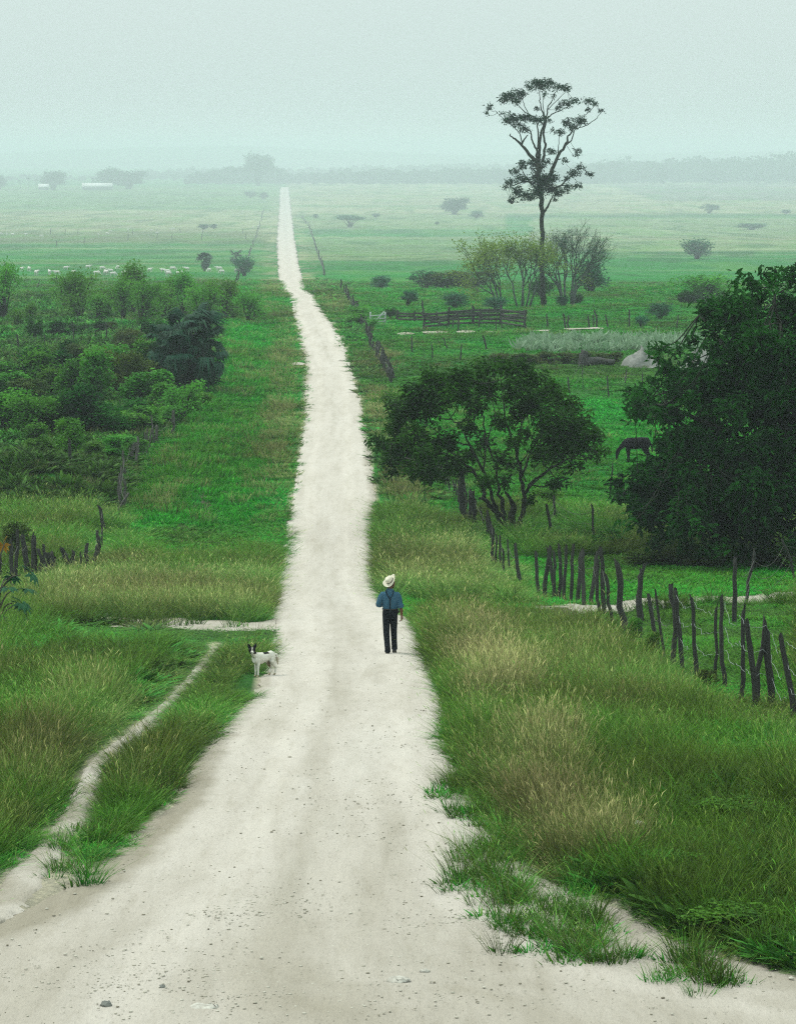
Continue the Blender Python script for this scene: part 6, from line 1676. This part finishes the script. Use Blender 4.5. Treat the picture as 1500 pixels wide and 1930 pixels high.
# ragged weeds on the bare shoulder of the road, right foreground
X, Y = sample(30, 52, 44)
px, py = pxy(X, Y)
wx, wy = warp(px, py, 8)
sp = (inpoly(wx, wy, [(822, 1480), (900, 1450), (990, 1540), (1010, 1640), (900, 1560), (826, 1535)]) * 1.0 + inpoly(wx, wy, [(862, 1610), (960, 1600), (1010, 1690), (930, 1720), (860, 1690)]) * .7
      + inpoly(wx, wy, [(900, 1690), (1090, 1680), (1150, 1770), (1240, 1800), (1400, 1840), (1330, 1870), (1150, 1840), (960, 1800)]) * .9 + inpoly(wx, wy, [(90, 1590), (180, 1560), (200, 1640), (150, 1690), (100, 1660)]) * .4)
sp *= sstep(.36, .54, fbm(X / .45, Y / .9, 131, 3))
q = R.rand(len(X)) < sp
acc['grass'].append((X[q][::2], Y[q][::2], np.ones(len(X[q][::2])), .55 + .4 * R.rand(len(X[q][::2])), .25 + 0 * X[q][::2], R.rand(len(X[q][::2])), 0 * X[q][::2], 0 * X[q][::2]))
acc['short'].append((X[q][1::2], Y[q][1::2], np.ones(len(X[q][1::2])), .8 + .5 * R.rand(len(X[q][1::2])), .35 + 0 * X[q][1::2], R.rand(len(X[q][1::2])), 0 * X[q][1::2], 0 * X[q][1::2]))
LAB = {'grass': ('verge_grass', 'mid green grass growing along both verges of the white road'), 'straw': ('straw_grass', 'tall straw coloured seeding grass standing in drifts on the verges'),
       'short': ('short_grass', 'short bright green turf by the road and gateway'), 'weed': ('weeds', 'dark green leafy weeds in the near verges')}
for kk, (c_, n_) in (('grass', C_GRASS), ('straw', C_STRAW), ('short', C_SHORT), ('weed', C_WEED)):
    X, Y, wid, hh, dry, nv, lu, sh = [np.concatenate(a) for a in zip(*acc[kk])]
    var = np.clip(.5 + (nv - .5) * 2.2 + R.normal(size=len(X)) * .20 + (.10 if kk == 'short' else 0) * (sh > 0), 0, 1)
    pq, qq = pxy(X, Y); var = np.where(inpoly(pq, qq, [(1090, 1165), (1200, 1154), (1560, 1145), (1560, 1400), (1340, 1330), (1180, 1250)]), np.clip(var - .35, 0, 1), np.clip(var - .16 * (lu > .7), 0, 1))
    scl = np.stack([wid, wid, hh * (.8 + .4 * R.rand(len(X)))], 1)
    if kk == 'short': scl[:, 2] *= np.where(sh > 0, .75, 1.1)
    scatter(LAB[kk][0], LAB[kk][1], c_, n_, X, Y, scl, dry + (.03 if kk == 'grass' else 0) + .24 * R.normal(size=len(X)), var)

# middle distance: clumps
accm = {k: [] for k in ('short', 'dry', 'weed')}
for y0, y1, dens in ((130, 200, 3.6), (200, 300, 2.0), (300, 440, 1.1), (440, 700, .30)):
    X, Y = sample(y0, y1, dens, 6)
    k, hf, d = off_road(X, Y, .25, 1.2)
    X, Y, hf, d = X[k], Y[k], hf[k], d[k]
    px, py = pxy(X, Y)
    st = zone(px, py, STRAW_P)
    nz = fbm(X / 5, Y / 9, 141, 3); nv = fbm(X / 12, Y / 26, 145, 3)
    edge = np.exp(-(d / (1.2 + .004 * Y)) ** 2)
    fence_l = px < np.interp(py, [400, 560, 700, 790, 860, 960, 1050, 1100], [497, 425, 380, 318, 255, 215, 180, 60])
    fence_r = px > np.interp(py, [430, 545, 700, 840, 960, 1060, 1110], [590, 650, 735, 840, 890, 950, 1000])
    pasture = fence_r
    r = R.rand(len(X))
    kind = np.full(len(X), 'short', dtype='<U6')
    pd = st * .8 + edge * np.where(px < roadL(py), np.where(py > 560, .18, .4), .4) * (fbm(X / 2, Y / 25, 149, 2) > .5) + .02 + .04 * (nz > .62)
    kind[r < pd] = 'dry'
    kind[fence_l & (r > .6) & (py > 560)] = 'weed'
    kind[(~fence_l) & (~fence_r) & (px > 600) & (r > .95)] = 'weed'
    tall = by_posts(X, Y, 6.0) * np.where(pasture, .55, 1.0) * (.65 + .8 * nz) * hf
    keepp = ~(pasture & (R.rand(len(X)) < .25))
    for kk in accm:
        q = (kind == kk) & keepp
        w_ = np.interp(Y[q], [130, 300, 700], [1.0, 1.5, 2.6])
        accm[kk].append((X[q], Y[q], w_, tall[q] * np.interp(Y[q], [130, 400, 700], [1, 1.15, 1.3]), st[q], nv[q], nz[q]))
LABM = {'short': ('pasture_grass', 'green pasture grass in the middle distance'), 'dry': ('dry_grass', 'dry pale grass along the far stretches of the road'), 'weed': ('rank_weeds', 'rank leafy weeds beyond the left fence')}
for kk, (c_, n_) in (('short', C_CLUMP), ('dry', C_CLUMPD), ('weed', C_CLUMPW)):
    X, Y, wid, hh, st, nv, nz = [np.concatenate(a) for a in zip(*accm[kk])]
    pxv, pyv = pxy(X, Y); verge_l = (pxv < roadL(pyv)) & (pxv > np.interp(pyv, [400, 560, 700, 790, 860, 960, 1050, 1100], [497, 425, 380, 318, 255, 215, 180, 60]))
    var = np.clip(.5 + (nv - .5) * 1.8 + R.normal(size=len(X)) * .12 + .30 * verge_l, 0, 1)
    dry = (.55 + .5 * st if kk == 'dry' else .18 * (nz > .5)) + R.normal(size=len(X)) * .15
    scatter(LABM[kk][0], LABM[kk][1], c_, n_, X, Y, np.stack([wid, wid, hh * (.7 + .6 * R.rand(len(X)))], 1), dry, var)
